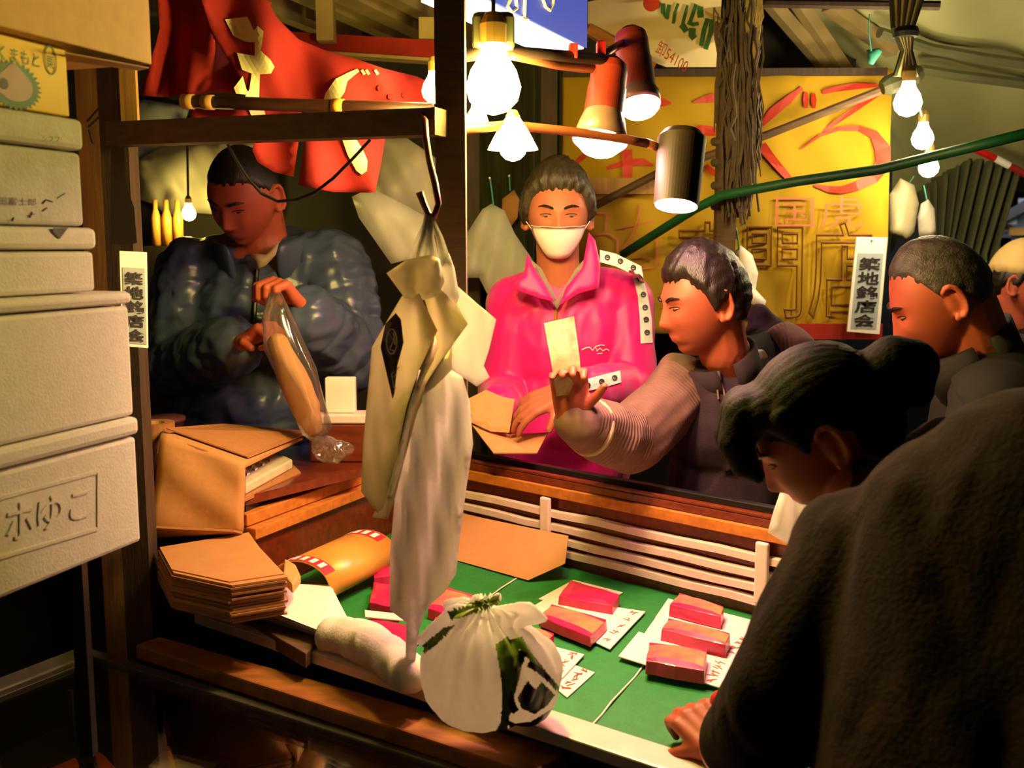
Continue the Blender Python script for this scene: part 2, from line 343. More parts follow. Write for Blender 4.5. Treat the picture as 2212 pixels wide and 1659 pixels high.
# corrugated wall right of the post
mb = MB(); n = 46; P0 = at_y(985, 700, 3.25).x; P1 = at_y(1210, 700, 3.25).x
vs = []; fs = []
for i in range(n+1):
    x = P0+(P1-P0)*i/n; y = 3.25+.012*math.cos(i*math.pi/2)
    vs += [(x, y, 0), (x, y, 2.45), (x, y+.004, 0), (x, y+.004, 2.45)]
for i in range(n):
    o = i*4; fs += [(o, o+4, o+5, o+1), (o+3, o+7, o+6, o+2)]
st('wall_corrugated', mb.add(vs, fs), 'corr')
for px, ww in ((1185, .05), (1022, .04)):
    p = at_y(px, 400, 3.2); st('trim_%d' % (px), MB().box((p.x, p.y, 1.2), (ww, .04, 2.4)), 'wooddark')

# ---------------------------------------------------------------- yellow banner
YB = 3.3
def yb(px, py): return YB + .012*math.sin(px*.021+py*.004) + .008*math.sin(px*.05-py*.03) + .006*math.sin(py*.045+px*.01)
bn = thing('yellow_banner', at_y(1560, 715, YB), 'large yellow painted banner sheet across the back of the stall', 'banner')
P = [(1190, 152), (1400, 150), (1650, 150), (1928, 148), (1922, 330), (1918, 520), (1900, 716), (1650, 722), (1400, 720), (1192, 715)]
obj('sheet', pillow(MB(), P, yb, .003, 26, 0), 'banner', bn, smooth=True)
yl = lambda a, b: yb(a, b)-.012
def C4(*p): return [(1500+.3376*x, .3376*y) for x, y in p]
def C3(*p): return [(900+.3134*x, .3134*y) for x, y in p]
def C5(*p): return [(1270+.2034*x, 420+.2034*y) for x, y in p]
obj('brush_stroke', stroke(MB(), C3((1620,700),(1690,705),(1755,712)), [8,20,4], yl), 'red_ink', bn)
obj('brush_stroke', stroke(MB(), C3((1910,705),(1990,685),(2060,672)), [4,16,20], yl), 'red_ink', bn)
obj('brush_stroke', stroke(MB(), C3((1880,895),(1960,895),(2060,905)), [6,22,20], yl), 'red_ink', bn)
obj('brush_stroke', stroke(MB(), C3((1310,1160),(1450,1120),(1560,1115),(1630,1140)), [6,16,16,5], yl), 'red_ink', bn)
obj('brush_stroke', stroke(MB(), C3((1450,1030),(1452,1140),(1450,1240)), [22,22,18], yl), 'red_ink', bn)
obj('brush_stroke', stroke(MB(), C3((1085,1135),(1120,1100),(1165,1065)), [6,12,10], yl), 'red_ink', bn)
obj('brush_stroke', stroke(MB(), C3((1990,1140),(2030,1180),(2060,1200)), [10,14,12], yl), 'red_ink', bn)
obj('brush_stroke', stroke(MB(), C4((690,560),(600,640),(500,720),(430,800)), [8,18,20,10], yl), 'red_ink', bn)
obj('brush_stroke', stroke(MB(), C4((430,930),(500,1020),(560,1090),(622,1160)), [22,18,16,12], yl), 'red_ink', bn)
obj('brush_stroke', stroke(MB(), C4((712,590),(712,640),(715,692)), [8,12,6], yl), 'red_ink', bn)
obj('brush_stroke', stroke(MB(), C4((762,598),(764,645),(766,692)), [8,12,6], yl), 'red_ink', bn)
obj('brush_stroke', stroke(MB(), C4((820,590),(900,570),(1040,550),(1180,548)), [9,12,14,5], yl), 'red_ink', bn)
obj('brush_stroke', stroke(MB(), C4((1170,600),(1040,690),(880,800),(680,955)), [12,12,9,2], yl), 'red_ink', bn)
obj('brush_stroke', stroke(MB(), C4((680,955),(800,870),(920,825),(1050,820),(1150,860),(1205,950),(1210,1050),(1140,1140),(1040,1190),(940,1215),(860,1210),(770,1185)), [2,6,8,12,20,34,34,26,20,16,14,6], yl), 'red_ink', bn)
mb = MB()
for s in [((75,200),(210,205),(190,380)), ((330,365),(500,330),(695,275)), ((560,100),(530,300),(480,430),(360,610)), ((90,430),(230,420),(320,480),(315,610)),
          ((735,480),(740,600),(745,760)), ((500,680),(600,660),(690,690)), ((560,790),(700,780))]: stroke(mb, C5(*s), 3.0, yl)
obj('thin_writing', mb, 'redpale', bn)
R_ = V((1, 0, 0)); U_ = V((0, 0, 1))
def bt(s, x0, y0, x1, y1, outline, m, nm, bold=0):
    a = at_y(x0, y1, YB-.022); b = at_y(x1, y1, YB-.022); c = at_y(x0, y0, YB-.022)
    obj(nm, text(MB(), s, a, b-a, c-a, outline, bold), m, bn)
bt('国虎', 1676, 424, 1862, 492, 0.0, 'redpale', 'small_writing', -.012)
bt('専門店', 1462, 478, 1880, 690, .012, 'brown_ink', 'outlined_writing')
obj('top_batten', MB().bar(at_y(1195, 158, YB-.02), at_y(1915, 155, YB-.02), .02, .022), 'wooddark', bn)
obj('cross_batten', MB().bar(at_y(1270, 402, YB-.03), at_y(1440, 402, YB-.03), .02, .05), 'wood', bn)
obj('red_hem', MB().bar(at_y(1640, 716, YB-.02), at_y(1905, 716, YB-.02), .01, .05), 'redsteel', bn)
# ---------------------------------------------------------------- awning, blue sign, tarps
t = thing('awning_sheet', at_y(1400, 140, 3.05), 'cream awning sheet with dark green and red lettering above the yellow banner', 'awning')
yf = lambda a, b: 3.0 + (b-60)*.0022
obj('sheet', pillow(MB(), [(1270, 4), (1420, -30), (1560, -30), (1552, 145), (1440, 145), (1400, 130), (1270, 52)], yf, .003, 24, 0), 'cream', t)
yf2 = lambda a, b: yf(a, b)-.012
def C9(*p): return [(1280+.1266*x, .1266*y) for x, y in p]
mb = MB()
for s, ww in [(((1200,60),(1195,150),(1200,230)),8), (((1310,80),(1280,200),(1260,320)),8), (((1460,60),(1400,220),(1375,400)),6), (((1620,90),(1570,260),(1530,420)),6), (((1760,70),(1700,260),(1640,420)),7),
              (((1840,110),(1830,220),(1840,300)),12), (((1510,420),(1560,480),(1600,540)),12), (((1620,380),(1720,420),(1800,400)),8), (((1700,480),(1690,600),(1740,660)),14), (((1960,320),(1900,500),(1850,780)),9), (((2040,330),(2010,560),(1930,840)),10), (((1200,230),(1260,300),(1290,320)),5)]:
    stroke(mb, C9(*s), ww, yf2)
obj('green_lettering', mb, 'green_ink', t)
mb = MB(); a = V((1414, 110)); d = V((64, 50))
def rt(k0, k1, pts): return [(a.x+d.x*(k0+(k1-k0)*u)+13*(1-v)-0, a.y+d.y*(k0+(k1-k0)*u)-30*(1-v)) for u, v in pts]
Q = at_y(1414, 114, 2.985); text(mb, '卸54100', Q, at_y(1478, 160, 2.985)-Q, at_y(1427, 84, 2.985)-Q); obj('red_lettering', mb, 'red_ink', t)
obj('red_spot', MB().lathe(at_y(1407, 6, 2.86), (0, 1, 0), [(0, .022), (.004, .022)], 16), 'red_ink', t)
obj('edge_pole', MB().bar(at_y(1268, 62, 2.98), at_y(1410, 148, 3.05), .02, .03), 'railwood', t)
obj('edge_trim', MB().bar(at_y(1500, 0, 2.9), at_y(1550, 38, 2.95), .01, .02), 'straw', t)
# light box sign
t = thing('lightbox_sign', at_y(1265, 105, 2.3), 'hanging blue sign box with white writing and a bright white underside', 'sign')
pR = at_y(1268, 104, 2.3); pL = at_y(1058, -2, 1.86); ex = (pR-pL); ex.z = 0; ln = ex.length; ex.normalize(); nn = V((ex.y, -ex.x, 0)); pR.z = pL.z = (pR.z+pL.z)/2
pL = pR-ex*(ln+.04); h = .34; dp = .115
obj('face', MB().prism([pL, pR, pR+V((0,0,h)), pL+V((0,0,h))], -nn*.006), 'bluesign', t)
obj('housing', MB().box((pL+pR)/2-nn*(dp/2+.006)+V((0,0,h/2+.004)), ((pR-pL).length, dp, h-.008), ex, nn), 'white', t)
obj('lit_underside', MB().prism([pL-nn*.008+V((0,0,-.002)), pR-nn*.008+V((0,0,-.002)), pR-nn*(dp)+V((0,0,-.002)), pL-nn*dp+V((0,0,-.002))], (0,0,.004)), mat_emit('sign_glow', (1, .93, .72), 1.5), t)
mb = MB()
for s in [[(1102,0),(1096,14),(1105,26),(1116,18),(1114,-4)], [(1134,-4),(1133,38)], [(1128,40),(1140,42)], [(1172,-4),(1178,14),(1188,22),(1194,10),(1196,-6)]]:
    pts = [at_pl(x, y, pR+nn*.002, nn) for x, y in s]; obj('letter_stroke', MB().tube(pts, .0035, 6), 'white', t)
for k in (.2, .8):
    p = pL+(pR-pL)*k-nn*dp/2+V((0,0,h)); obj('hanger', MB().tube([p-V((0,0,.01)), p+V((0,0,.2))], .006), 'black', t)

def grid(mb, rows, nu=24, nv=16, wave=None, th=.004):
    """smooth sheet through rows of (px,py,Y) points"""
    def lerp(L, t):
        k = t*(len(L)-1); i = min(int(k), len(L)-2); return L[i].lerp(L[i+1], k-i)
    R = [[at_y(*p) for p in r] for r in rows]; vs = []
    for j in range(nv+1):
        tv = j/nv; k = tv*(len(R)-1); i = min(int(k), len(R)-2); f = k-i
        for q in range(nu+1):
            p = lerp(R[i], q/nu).lerp(lerp(R[i+1], q/nu), f)
            if wave: p = p+wave(q/nu, tv)
            vs.append(p)
    W = nu+1; fs = [(j*W+q, j*W+q+1, (j+1)*W+q+1, (j+1)*W+q) for j in range(nv) for q in range(nu)]
    n = len(vs); vs2 = vs+[v+V((0, th, th)) for v in vs]
    return mb.add(vs2, fs+[tuple(i+n for i in reversed(f)) for f in fs])
t = thing('roof_tarpaulin', at_y(2050, 420, 4.1), 'pale olive canvas tarpaulin sloping down as the roof over the alley', 'tarpaulin')
wv = lambda u, v: V((0, 0, .03*math.sin(u*9+v*6)+.012*math.sin(u*23-v*9)))
obj('canvas', grid(MB(), [[(1640,-120,3.2),(1900,-120,3.2),(2150,-120,3.2),(2420,-120,3.1)], [(1700,40,3.55),(1900,90,3.5),(2120,110,3.45),(2420,120,3.4)], [(1830,115,3.75),(1940,170,3.75),(2130,190,3.7),(2420,200,3.6)],
                          [(1930,330,4.0),(1990,330,4.0),(2130,330,4.0),(2420,320,3.9)], [(1925,540,4.2),(1985,470,4.2),(2060,420,4.15),(2420,430,4.1)]], 40, 30, wv), 'tarp', t, smooth=True)
for r in ([(1900,70),(2010,105),(2120,125),(2300,150)], [(1990,150),(2060,162),(2140,172),(2300,192)]):
    obj('seam_pole', MB().tube([at_y(x, y, 3.32+(y-70)*.002) for x, y in r], .018), 'tarp2', t)
t = thing('gathered_tarp', at_y(2080, 560, 3.9), 'gathered dark green tarp hanging in tight diagonal pleats behind the old man', 'tarpaulin')
mb = MB()
fan0 = [(1985,420),(2010,395),(2050,370),(2090,345),(2130,350),(2165,360),(2192,378)]; fan1 = [(2000,470),(2010,500),(2035,515),(2050,525),(2085,540),(2110,545),(2140,560)]
grid(mb, [[(x, y, 4.02) for x, y in fan0], [(x, y, 3.9) for x, y in fan1], [(x+4, 740, 3.9) for x, y in fan1]], 84, 10, lambda u, v: V((0, .05*math.sin(u*62), .0)))
obj('cloth', mb, 'tarp2', t, smooth=True)
# loft timbers behind (dark upper middle)
for i, (a, b, ww) in enumerate([((1660,0),(1790,150),.05), ((1720,0),(1830,160),.05), ((1790,10),(1930,110),.07)]):
    st('trim_%d' % (20+i), MB().bar(at_y(*a, 3.36), at_y(*b, 3.46), ww*.7, .04), 'batten')
obj('dark_loft_board', MB().box(at_y(1700, 60, 5.3), (1.6, .05, .8)), 'wallback', kind='structure')
# made-up far stall with its own lamp, standing in for the daylit street
t = thing('street_stand_in', (2.62, 6.7, 0), 'made-up distant stall with pale blue and orange posters, standing in for the daylit street', 'stall')
obj('board', MB().box(at_y(2190, 470, 6.8)+V((.25,.06,-.1)), (1.1, .04, 1.0)), 'sheetblue', t)
for px, py, ww, hh, m in ((2185,395,.22,.2,'redpale'), (2200,430,.2,.12,'sheetblue'), (2170,455,.16,.18,'white'), (2205,500,.16,.05,'gold'), (2150,520,.2,.1,'grey_ink'), (2185,530,.16,.1,'navy')):
    obj('poster', MB().box(at_y(px, py, 6.76), (ww, .02, hh)), m, t)
obj('shelf', MB().bar(at_y(2130,490,6.7), at_y(2240,430,6.6), .1, .06), 'darkpanel', t)
obj('leg', MB().box((2.62, 6.8, .6), (.9, .06, 1.2)), 'darkpanel', t)
obj('daylight_tube', MB().bar(at_y(2150,322,6.1), at_y(2290,400,6.1), .05, .05), mat_emit('daylight_glow', (.85, .92, 1), 26), t)  # added lamp, brightens the boards in place of daylight from the street
t = thing('striped_pole', at_y(2150, 350, 4.2), 'thin red and white striped awning pole at the right edge', 'pole')
for i, (a, b, m) in enumerate([((2105,322),(2150,342),'red'), ((2150,342),(2180,358),'white'), ((2180,358),(2222,380),'redsteel')]):
    obj('band', MB().tube([at_y(*a, 3.7), at_y(*b, 3.7)], .013), m, t)
# poles in front of the banner
obj('green_pole', MB().tube([at_y(1345, 550, 3.15), at_y(1500, 452, 2.95), at_y(1560, 422, 2.85), at_y(1720, 392, 2.75), at_y(1900, 366, 2.65), at_y(2080, 322, 2.5), at_y(2260, 278, 2.4)], .0135, 10), 'greenpole', smooth=True,
    label='long green plastic-coated pole slanting up to the right across the banner', cat='pole')
obj('brown_pole', MB().tube([at_y(1285, 445, 3.2), at_y(1420, 375, 3.15), at_y(1640, 298, 3.1), at_y(1900, 196, 3.05)], .013, 8), 'beam', label='thin brown pole slanting up in front of the painted letters', cat='pole')
obj('high_pole', MB().tube([at_y(1600, 6, 2.95), at_y(2030, 12, 2.85)], .013, 8), 'wooddark', label='dark horizontal pole at the top above the string of bulbs', cat='pole')
# rope-wrapped post
t = thing('rope_wrapped_post', (at_y(1565, 500, 3.0).x, 3.0, 0), 'brown timber post wrapped in frayed ropes in front of the banner', 'post')
x = at_y(1565, 500, 3.0).x
obj('post', MB().box((x, 3.0, 1.2), (.055, .05, 2.4)), 'beam', t)
mb = MB(); rr = random.Random(3)
for i in range(320):
    px = rr.gauss(1597, 18); y0 = rr.uniform(-40, 250); y1 = y0+rr.uniform(120, 330); y1 = min(y1, 470+rr.uniform(-20, 20)); dY = 2.93+rr.uniform(-.05, .05)
    pts = [at_y(px+rr.gauss(0, 3.5), y0+(y1-y0)*k/6, dY) for k in range(7)]; mb.tube(pts, rr.uniform(.0022, .0055), 4)
obj('rope_bundle', mb, 'rope', t, kind='stuff')
for py in (300, 345, 395, 440):
    mb = MB(); mb.lathe(at_y(1560, py, 3.0)-V((0,0,.02)), (0.1,0,1), [(0,.030),(.006,.0345),(.014,.0345),(.02,.030)], 12); obj('rope_lashing', mb, 'rope', t, smooth=True)
mb = MB()
for i in range(26):
    px = rr.uniform(1615, 1650); pts = [at_y(px+rr.gauss(0,3)-k*2, -20+k*28, 2.9) for k in range(7)]; mb.tube(pts, .0028, 4)
obj('straw_wisps', mb, 'straw', t, kind='stuff')
# small cloth bags hung on the banner
def hung(name, P, Y, th, m, label, cat, cord=None, wave=.008, cm='rope_teal', step=10):
    yf = lambda a, b: Y + wave*math.sin(a*.16+b*.03)+wave*.6*math.sin(a*.07-b*.05)
    t = thing(name, at_y(sum(p[0] for p in P)/len(P), max(p[1] for p in P), Y), label, cat)
    obj('pouch', pillow(MB(), P, yf, th, step, 22), m, t, smooth=True)
    if cord: obj('cord', MB().tube([at_y(x, y, Y) for x, y in cord], .0022, 6), cm, t)
    return t
hung('cloth_bag', [(1585,545),(1600,530),(1625,550),(1638,590),(1632,625),(1655,650),(1650,668),(1620,655),(1602,635),(1590,600),(1578,575)], 3.03, .028, 'paper', 'small crumpled off-white cloth bag tied to the rope post', 'bag', [(1572,455),(1592,500),(1597,540)])
hung('green_pouch', [(1872,108),(1900,104),(1906,112),(1886,140),(1876,138)], 2.9, .01, 'rope_teal', 'little pale green plastic scrap hanging under the top pole', 'plastic scrap', [(1878,30),(1877,70),(1882,110)])
lb_ = hung('linen_bundle', [(1042,452),(1062,440),(1090,455),(1112,505),(1150,560),(1170,610),(1100,640),(1060,650),(1035,600),(985,600),(970,590),(1008,505),(1030,470)], 3.0, .05, 'bag2', 'fan of white plastic bags hung on a cord behind the masked man', 'bag bundle', [(1058,385),(1062,410),(1066,445)], .014)
bg_ = hung('brown_glove', [(1085,430),(1110,410),(1122,430),(1118,470),(1100,495),(1084,470)], 3.15, .02, 'kraft2', 'rusty brown work glove hanging beside the fan of white bags', 'glove', [(1100,380),(1102,412)])
for r_, (px, py, YY) in ((lb_, (1058,385,3.0)), (bg_, (1100,380,3.15))):
    p = at_y(px, py, YY); obj('nail', MB().tube([p+V((0,-.01,0)), V((p.x, 3.262, p.z+.01))], .003, 6), 'steel', r_)
# background sheets on the left
for P, Y, m, lb, th_ in [([(268,225),(310,215),(410,230),(380,330),(330,370),(278,420),(268,330)], 3.65, 'sheetblue', 'bluish white plastic sheet glimpsed behind the left posts', .012),
                ([(300,345),(345,320),(470,300),(560,300),(560,470),(420,460),(360,465),(330,440),(296,430)], 3.58, 'sheetgrey', 'bulging grey translucent sack behind the man in the puffer jacket', .045),
                ([(820,300),(870,292),(940,340),(972,400),(960,450),(925,480),(880,470),(820,440),(800,410)], 2.9, 'sheetgrey', 'large clear plastic sack hanging left of the dark post', .05),
                ([(760,425),(800,405),(880,445),(940,480),(935,520),(885,560),(845,570),(810,520),(775,470)], 2.72, 'bag2', 'creased pale plastic sack below the clear one behind the hook', .05)]:
    obj('plastic_sack', pillow(MB(), P, lambda a, b: Y+.012*math.sin(a*.05+b*.03)+.01*math.sin(a*.11-b*.06), th_, 16, 45), m, smooth=True, label=lb, cat='plastic sack')
hung('tan_satchel', [(1922,420),(1945,385),(1975,400),(1985,440),(1975,500),(1960,520),(1920,505)], 3.5, .04, 'cream', 'cream canvas satchel hanging below the lowest bulb by the banner edge', 'bag', [(1975,380),(1965,395)], .006)
hung('bottle_bag', [(1990,440),(2005,430),(2018,450),(2022,500),(2008,520),(1985,510),(1982,470)], 3.3, .03, 'sheetgrey', 'clear plastic bag of scraps under the string of bulbs', 'bag', [(1996,400),(2002,432)])
# amber jars on a back ledge
for i, (px, py) in enumerate([(338,470),(362,480),(386,470)]):
    p = at_y(px, py+40, 3.45); z0 = at_y(px, py+60, 3.45).z if i == 0 else z0
    obj('amber_jar', MB().lathe((p.x, 3.45, z0), (0,0,1), [(0,.016),(.09,.017),(.12,.008),(.15,.008)], 12), 'gold', smooth=True, label='amber glass jar on the back ledge, ' + ('leftmost of three', 'middle of three', 'nearest the man')[i], cat='jar', group='amber jars on the back ledge')
obj('back_ledge', MB().box((-1.25, 3.5, z0/2-.001), (.5, .2, z0-.002)), 'darkpanel', label='dark ledge against the back wall holding three amber jars', cat='ledge')

# ================================================================== STALL FRAME
t = thing('stall_post', (at_y(266, 400, 1.95).x, 1.95, 0), 'dark timber corner post of the stall with a pale strip at its top', 'post')
x = at_y(262, 400, 1.95).x
obj('post', MB().box((x, 1.95, 1.15), (.052, .05, 2.3)), 'wooddark', t)
obj('pale_strip', MB().box(at_y(279, 205, 1.915), (.03, .012, .115)), 'wood', t)
x = at_y(211, 400, 2.02).x
t = thing('tan_post', (x, 2.02, 0), 'tan wooden post standing behind the stack of fish boxes', 'post')
obj('post', MB().box((x, 2.02, 1.15), (.048, .045, 2.3)), 'wood', t)
mb = MB()
for a, b in (((190,275),(222,245)), ((192,280),(200,310)), ((188,262),(214,232))): mb.tube([at_y(*a, 1.985), at_y(*b, 1.985)], .002, 5)
obj('tie_wire', mb, 'wire', t)
xp = at_y(974, 265, 1.7).x
t = thing('square_post', (xp, 1.7, 1.24), 'dark square post coming down from the roof in the middle of the stall', 'post')
obj('post', MB().box((xp, 1.7, 1.79), (.0485, .045, 1.1)), 'beam', t)
obj('base_plate', MB().box((xp, 1.7, 2.334), (.09, .09, .01)), 'black', t)
obj('junction_box', MB().box(at_y(1066, 70, 1.75), (.07, .05, .06)), 'corr', t, bevel=.01)
obj('cross_beam', MB().bar(at_y(245, 291, 1.91), at_y(952, 264, 1.655), .04, .042), 'beam', label='weathered brown horizontal beam between the corner post and the square post', cat='beam')
t = thing('bamboo_pole', at_y(660, 225, 2.0), 'bamboo flag pole with taped joints carrying the red cloth', 'pole')
PB = lambda k: at_y(395+540*k, 219+18*k, 2.06-.12*k)
obj('pole', MB().tube([PB(0), PB(.33), PB(.66), PB(1)], .0125, 10), 'poledark', t, smooth=True)
for k, m in ((.0, 'wood'), (.08, 'wood'), (.60, 'gold')): obj('joint_tape', MB().tube([PB(k), PB(k+.045)], .0145, 10), m, t, smooth=True)
# thin black cable drooping in front of the man
obj('drooping_cable', MB().tube([at_y(x, y, 1.72) for x, y in [(492,312),(510,345),(535,385),(565,418),(600,435),(640,432),(680,416),(720,385),(760,345),(800,302)]], .0028, 6), 'wire', label='thin black cable drooping below the cross beam', cat='cable')
# dark hanging board, left
obj('dark_hanging_cloth', pillow(MB(), [(240,318),(268,318),(272,395),(290,450),(296,525),(270,530),(238,525)], 1.885, .002, 9, 0), 'darkpanel', label='dark brown cloth hanging on the corner post above the name plate', cat='cloth')
# red noren
def yn(px, py): return 2.12 + .022*math.sin(px*.028+py*.012) + .012*math.sin(px*.055-py*.02) - (.16 if py > 245 else max(0, (py-100))*.0)*0
t = thing('red_noren', at_y(700, 415, 2.12), 'red cotton shop curtain with big cream brush letters slung over the bamboo pole', 'curtain')
yA = lambda a, b: 2.2+.045*math.sin(a*.05+b*.012)+.02*math.sin(a*.09)
obj('crumpled_end', pillow(MB(), [(340,-10),(440,-10),(462,50),(500,110),(535,165),(562,205),(470,200),(420,205),(350,210),(300,206),(318,150),(335,100),(345,60)], yA, .02, 14, 25), 'rednoren2', t, smooth=True)
obj('upper_cloth', pillow(MB(), [(432,-10),(570,-10),(600,40),(645,85),(700,108),(760,124),(830,148),(900,165),(936,182),(932,212),(918,238),(850,242),(700,238),(560,232),(552,215),(520,170),(480,110),(455,60)], yn, .004, 15, 8), 'rednoren', t, smooth=True)
obj('torn_corner', pillow(MB(), [(505,-10),(560,-10),(588,6),(575,20),(545,10)], 2.3, .006, 10, 8), 'rednoren', t, smooth=True)
obj('lower_left_panel', pillow(MB(), [(412,228),(560,225),(652,238),(646,300),(634,382),(592,372),(556,350),(545,325),(552,290),(480,262),(412,255)], yn, .003, 15, 8), 'rednoren', t, smooth=True)
obj('lower_right_panel', pillow(MB(), [(662,238),(850,240),(832,300),(822,360),(810,416),(720,415),(644,400),(655,330)], yn, .003, 15, 8), 'rednoren', t, smooth=True)
def C2(*p): return [(250+.321*x, .321*y) for x, y in p]
yg = lambda a, b: yn(a, b)-.010
for P in (C2((735,130),(885,112),(930,205),(955,175),(995,210),(985,290),(975,340),(1040,400),(1070,450),(1045,495),(970,500),(965,655),(870,650),(900,600),(915,495),(850,470),(815,355),(935,375),(935,285),(870,280),(790,240)),
          C2((855,512),(880,600),(905,640),(810,630),(795,590)), C2((895,735),(1000,745),(1015,797),(920,797)),
          C2((1395,690),(1410,630),(1480,530),(1560,490),(1625,462),(1640,480),(1600,512),(1560,545),(1540,620),(1490,695)),
          C2((1520,925),(1610,925),(1660,1000),(1695,1080),(1690,1150),(1655,1175),(1620,1150),(1560,1040))):
    obj('letter', pillow(MB(), P, yg, .001, 10, 0), 'creamcloth', t)
for px in (1655, 1685, 1745):
    mb = MB(); q = C2((px, 470), (px+20, 500)); stroke(mb, q, 6, yg); obj('letter', mb, 'creamcloth', t)
for p in C2((1780,592), (1945,640), (1850,650)): obj('eyelet', MB().lathe(at_y(p[0], p[1], yn(*p)-.012), (0,1,0), [(0,.006),(.004,.006)], 10), 'rednoren2', t)

# ================================================================== FISH BOX STACK
FP = at_y(300, 1170, 1.5)
def fpt(px, py, off=0): return at_pl(px, py, FP+BN*off, BN)
def zat(px, py, off=0): return fpt(px, py, off).z
def carton(name, xe, yt, yb, label, m, lid=None, off=0, length=.56, depth=.36, cat='box', lidm=None, bev=.006, z0=None):
    """box whose long face recedes to the right; far end at pixel xe, top/bottom from the pixels there"""
    pe = fpt(xe, (yt+yb)/2, off); z1 = zat(xe, yt, off); z0 = z0 or zat(xe, yb, off)
    t = thing(name, (pe.x-BD.x*length/2-BN.x*depth/2, pe.y-BD.y*length/2-BN.y*depth/2, z0), label, cat)
    c = pe-BD*(length/2)-BN*(depth/2)
    zl = zat(xe, lid, off) if lid else z1
    obj('body', MB().box(V((c.x, c.y, (z0+zl)/2-.001)), (length, depth, zl-z0-.002), BD, BN), m, t, bevel=bev)
    if lid: obj('lid', MB().box(V((c.x, c.y, (zl+z1)/2))+BN*.002, (length+.006, depth+.006, z1-zl-.002), BD, BN), lidm or m, t, bevel=bev*1.3)
    return t, pe, z0, z1
tA, peA, zA0, zA1 = carton('foam_fish_box', 299, 896, 1172, 'white foam fish box with embossed characters, bottom of the stack', 'foam', 938)
# raised frame and characters on its long face
def emb(px, py, off=.0005): return fpt(px, py, off)
mb = MB()
for a, b in (((-60,1092),(208,1020)), ((212,1020),(212,1142)), ((-60,1222),(212,1142))): mb.bar(emb(*a), emb(*b), .005, .0022, BN)
obj('embossed_frame', mb, 'foam', tA)
def embtext(s, q, m, t, ext, nm):
    o, r, u = emb(*q[0]), emb(*q[1]), emb(*q[2]); obj(nm, text(MB(), s, o, r-o, u-o, ext=ext), m, t)
for ch, q in (('こ', ((150,1128),(196,1114),(152,1068))), ('ゆ', ((80,1150),(134,1134),(82,1078))), ('ホ', ((14,1172),(72,1155),(14,1092))), ('ま', ((-56,1195),(2,1178),(-56,1112)))):
    embtext(ch, q, 'foam', tA, .0012, 'embossed_character')
tB, _, _, zB1 = carton('foam_fish_box', 284, 627, 897, 'plain white foam box, second from the bottom of the stack', 'foam', 657, z0=zA1+.001)
tC, _, _, zC1 = carton('foam_fish_box', 204, 491, 628, 'smaller white foam box with taped lid, third from the bottom', 'foam', 540, off=-.01, z0=zB1+.001)
obj('tape', MB().prism([fpt(115,492,-.004), fpt(146,492,-.004), fpt(128,516,-.004), fpt(112,500,-.004)], BN*.001), 'grey_ink', tC)
tD, _, _, zD1 = carton('foam_fish_box', 177, 258, 490, 'greyish scuffed foam box with black stamped characters under the yellow carton', 'foam2', 328, off=-.012, z0=zC1+.001)
embs = lambda px, py: fpt(px, py, -.0075)
def dtext(s, q, m, t, nm, off):
    f = lambda p: fpt(p[0], p[1], off); o, r, u = f(q[0]), f(q[1]), f(q[2]); obj(nm, text(MB(), s, o, r-o, u-o), m, t)
dtext('田富士郎', ((-4,442),(78,445),(-4,425)), 'black_ink', tD, 'stamped_writing', -.0110)
dtext('ㇱフフ', ((92,305),(128,307),(92,294)), 'black_ink', tD, 'lid_writing', -.0070)
mb = MB()
for a, b in (((92,440),(100,431)),((100,431),(114,436)),((124,428),(140,418)),((92,456),(102,449)),((60,466),(76,462)),((64,470),(70,458)),((30,470),(26,478))): mb.bar(fpt(*a, -.0108), fpt(*b, -.0108), .0008, .002, BN)
obj('scribbles', mb, 'grey_ink', tD)
tE, _, _, zE1 = carton('yellow_carton', 147, 106, 259, 'bright yellow produce carton with green writing and a chestnut picture', 'yellowcard', off=-.012, cat='carton', bev=.002, z0=zD1+.001)
dtext('くまもと', ((-2,128),(86,147),(-2,96)), 'green_ink', tE, 'printed_writing', -.0110)
dtext('栗', ((101,146),(117,150),(101,120)), 'green_ink', tE, 'stamp_character', -.0110)
c = fpt(109, 130, -.0112); mb = MB()
for k in range(20):
    a, b = 2*math.pi*k/20, 2*math.pi*(k+1)/20
    q = lambda r, g: c+BD*(r*math.cos(g)*.85)+V((0,0,r*math.sin(g)*1.5)); mb.prism([q(.0115, a), q(.0115, b), q(.0128, b), q(.0128, a)], BN*.0004)
obj('stamp_ring', mb, 'green_ink', tE)
c = fpt(31, 185, -.0114); mb = MB(); n = 60; sp = []
for k in range(n):
    g = 2*math.pi*k/n; r = .033+(.004 if k % 2 else -.002); sp.append(c+BD*(r*math.cos(g)*1.25)+V((0,0,r*math.sin(g)*.85)))
obj('printed_burr', mb.prism(sp, BN*.0004), 'green_ink', tE)
c2 = c+BN*.0006; mb = MB(); sp = [c2+BD*(.030*math.cos(g)*1.0)+V((0,0,.022*math.sin(g)*(.9 if math.sin(g) < 0 else .85+.45*max(0, 1-abs(math.cos(g))*1.6)))) for g in [2*math.pi*k/30 for k in range(30)]]
obj('printed_chestnut', mb.prism(sp, BN*.0004), 'brown_ink', tE)
obj('printed_spot', MB().prism([c2+BN*.0006+BD*(-.018+.007*math.cos(g))+V((0,0,.007*math.sin(g))) for g in [2*math.pi*k/14 for k in range(14)]], BN*.0003), 'black_ink', tE)
tF, peF, zF0, zF1 = carton('cardboard_carton', 324, -70, 143, 'big brown cardboard carton on top of the yellow carton', 'card', off=.014, length=.66, depth=.40, cat='carton', bev=.002, z0=zE1+.001)
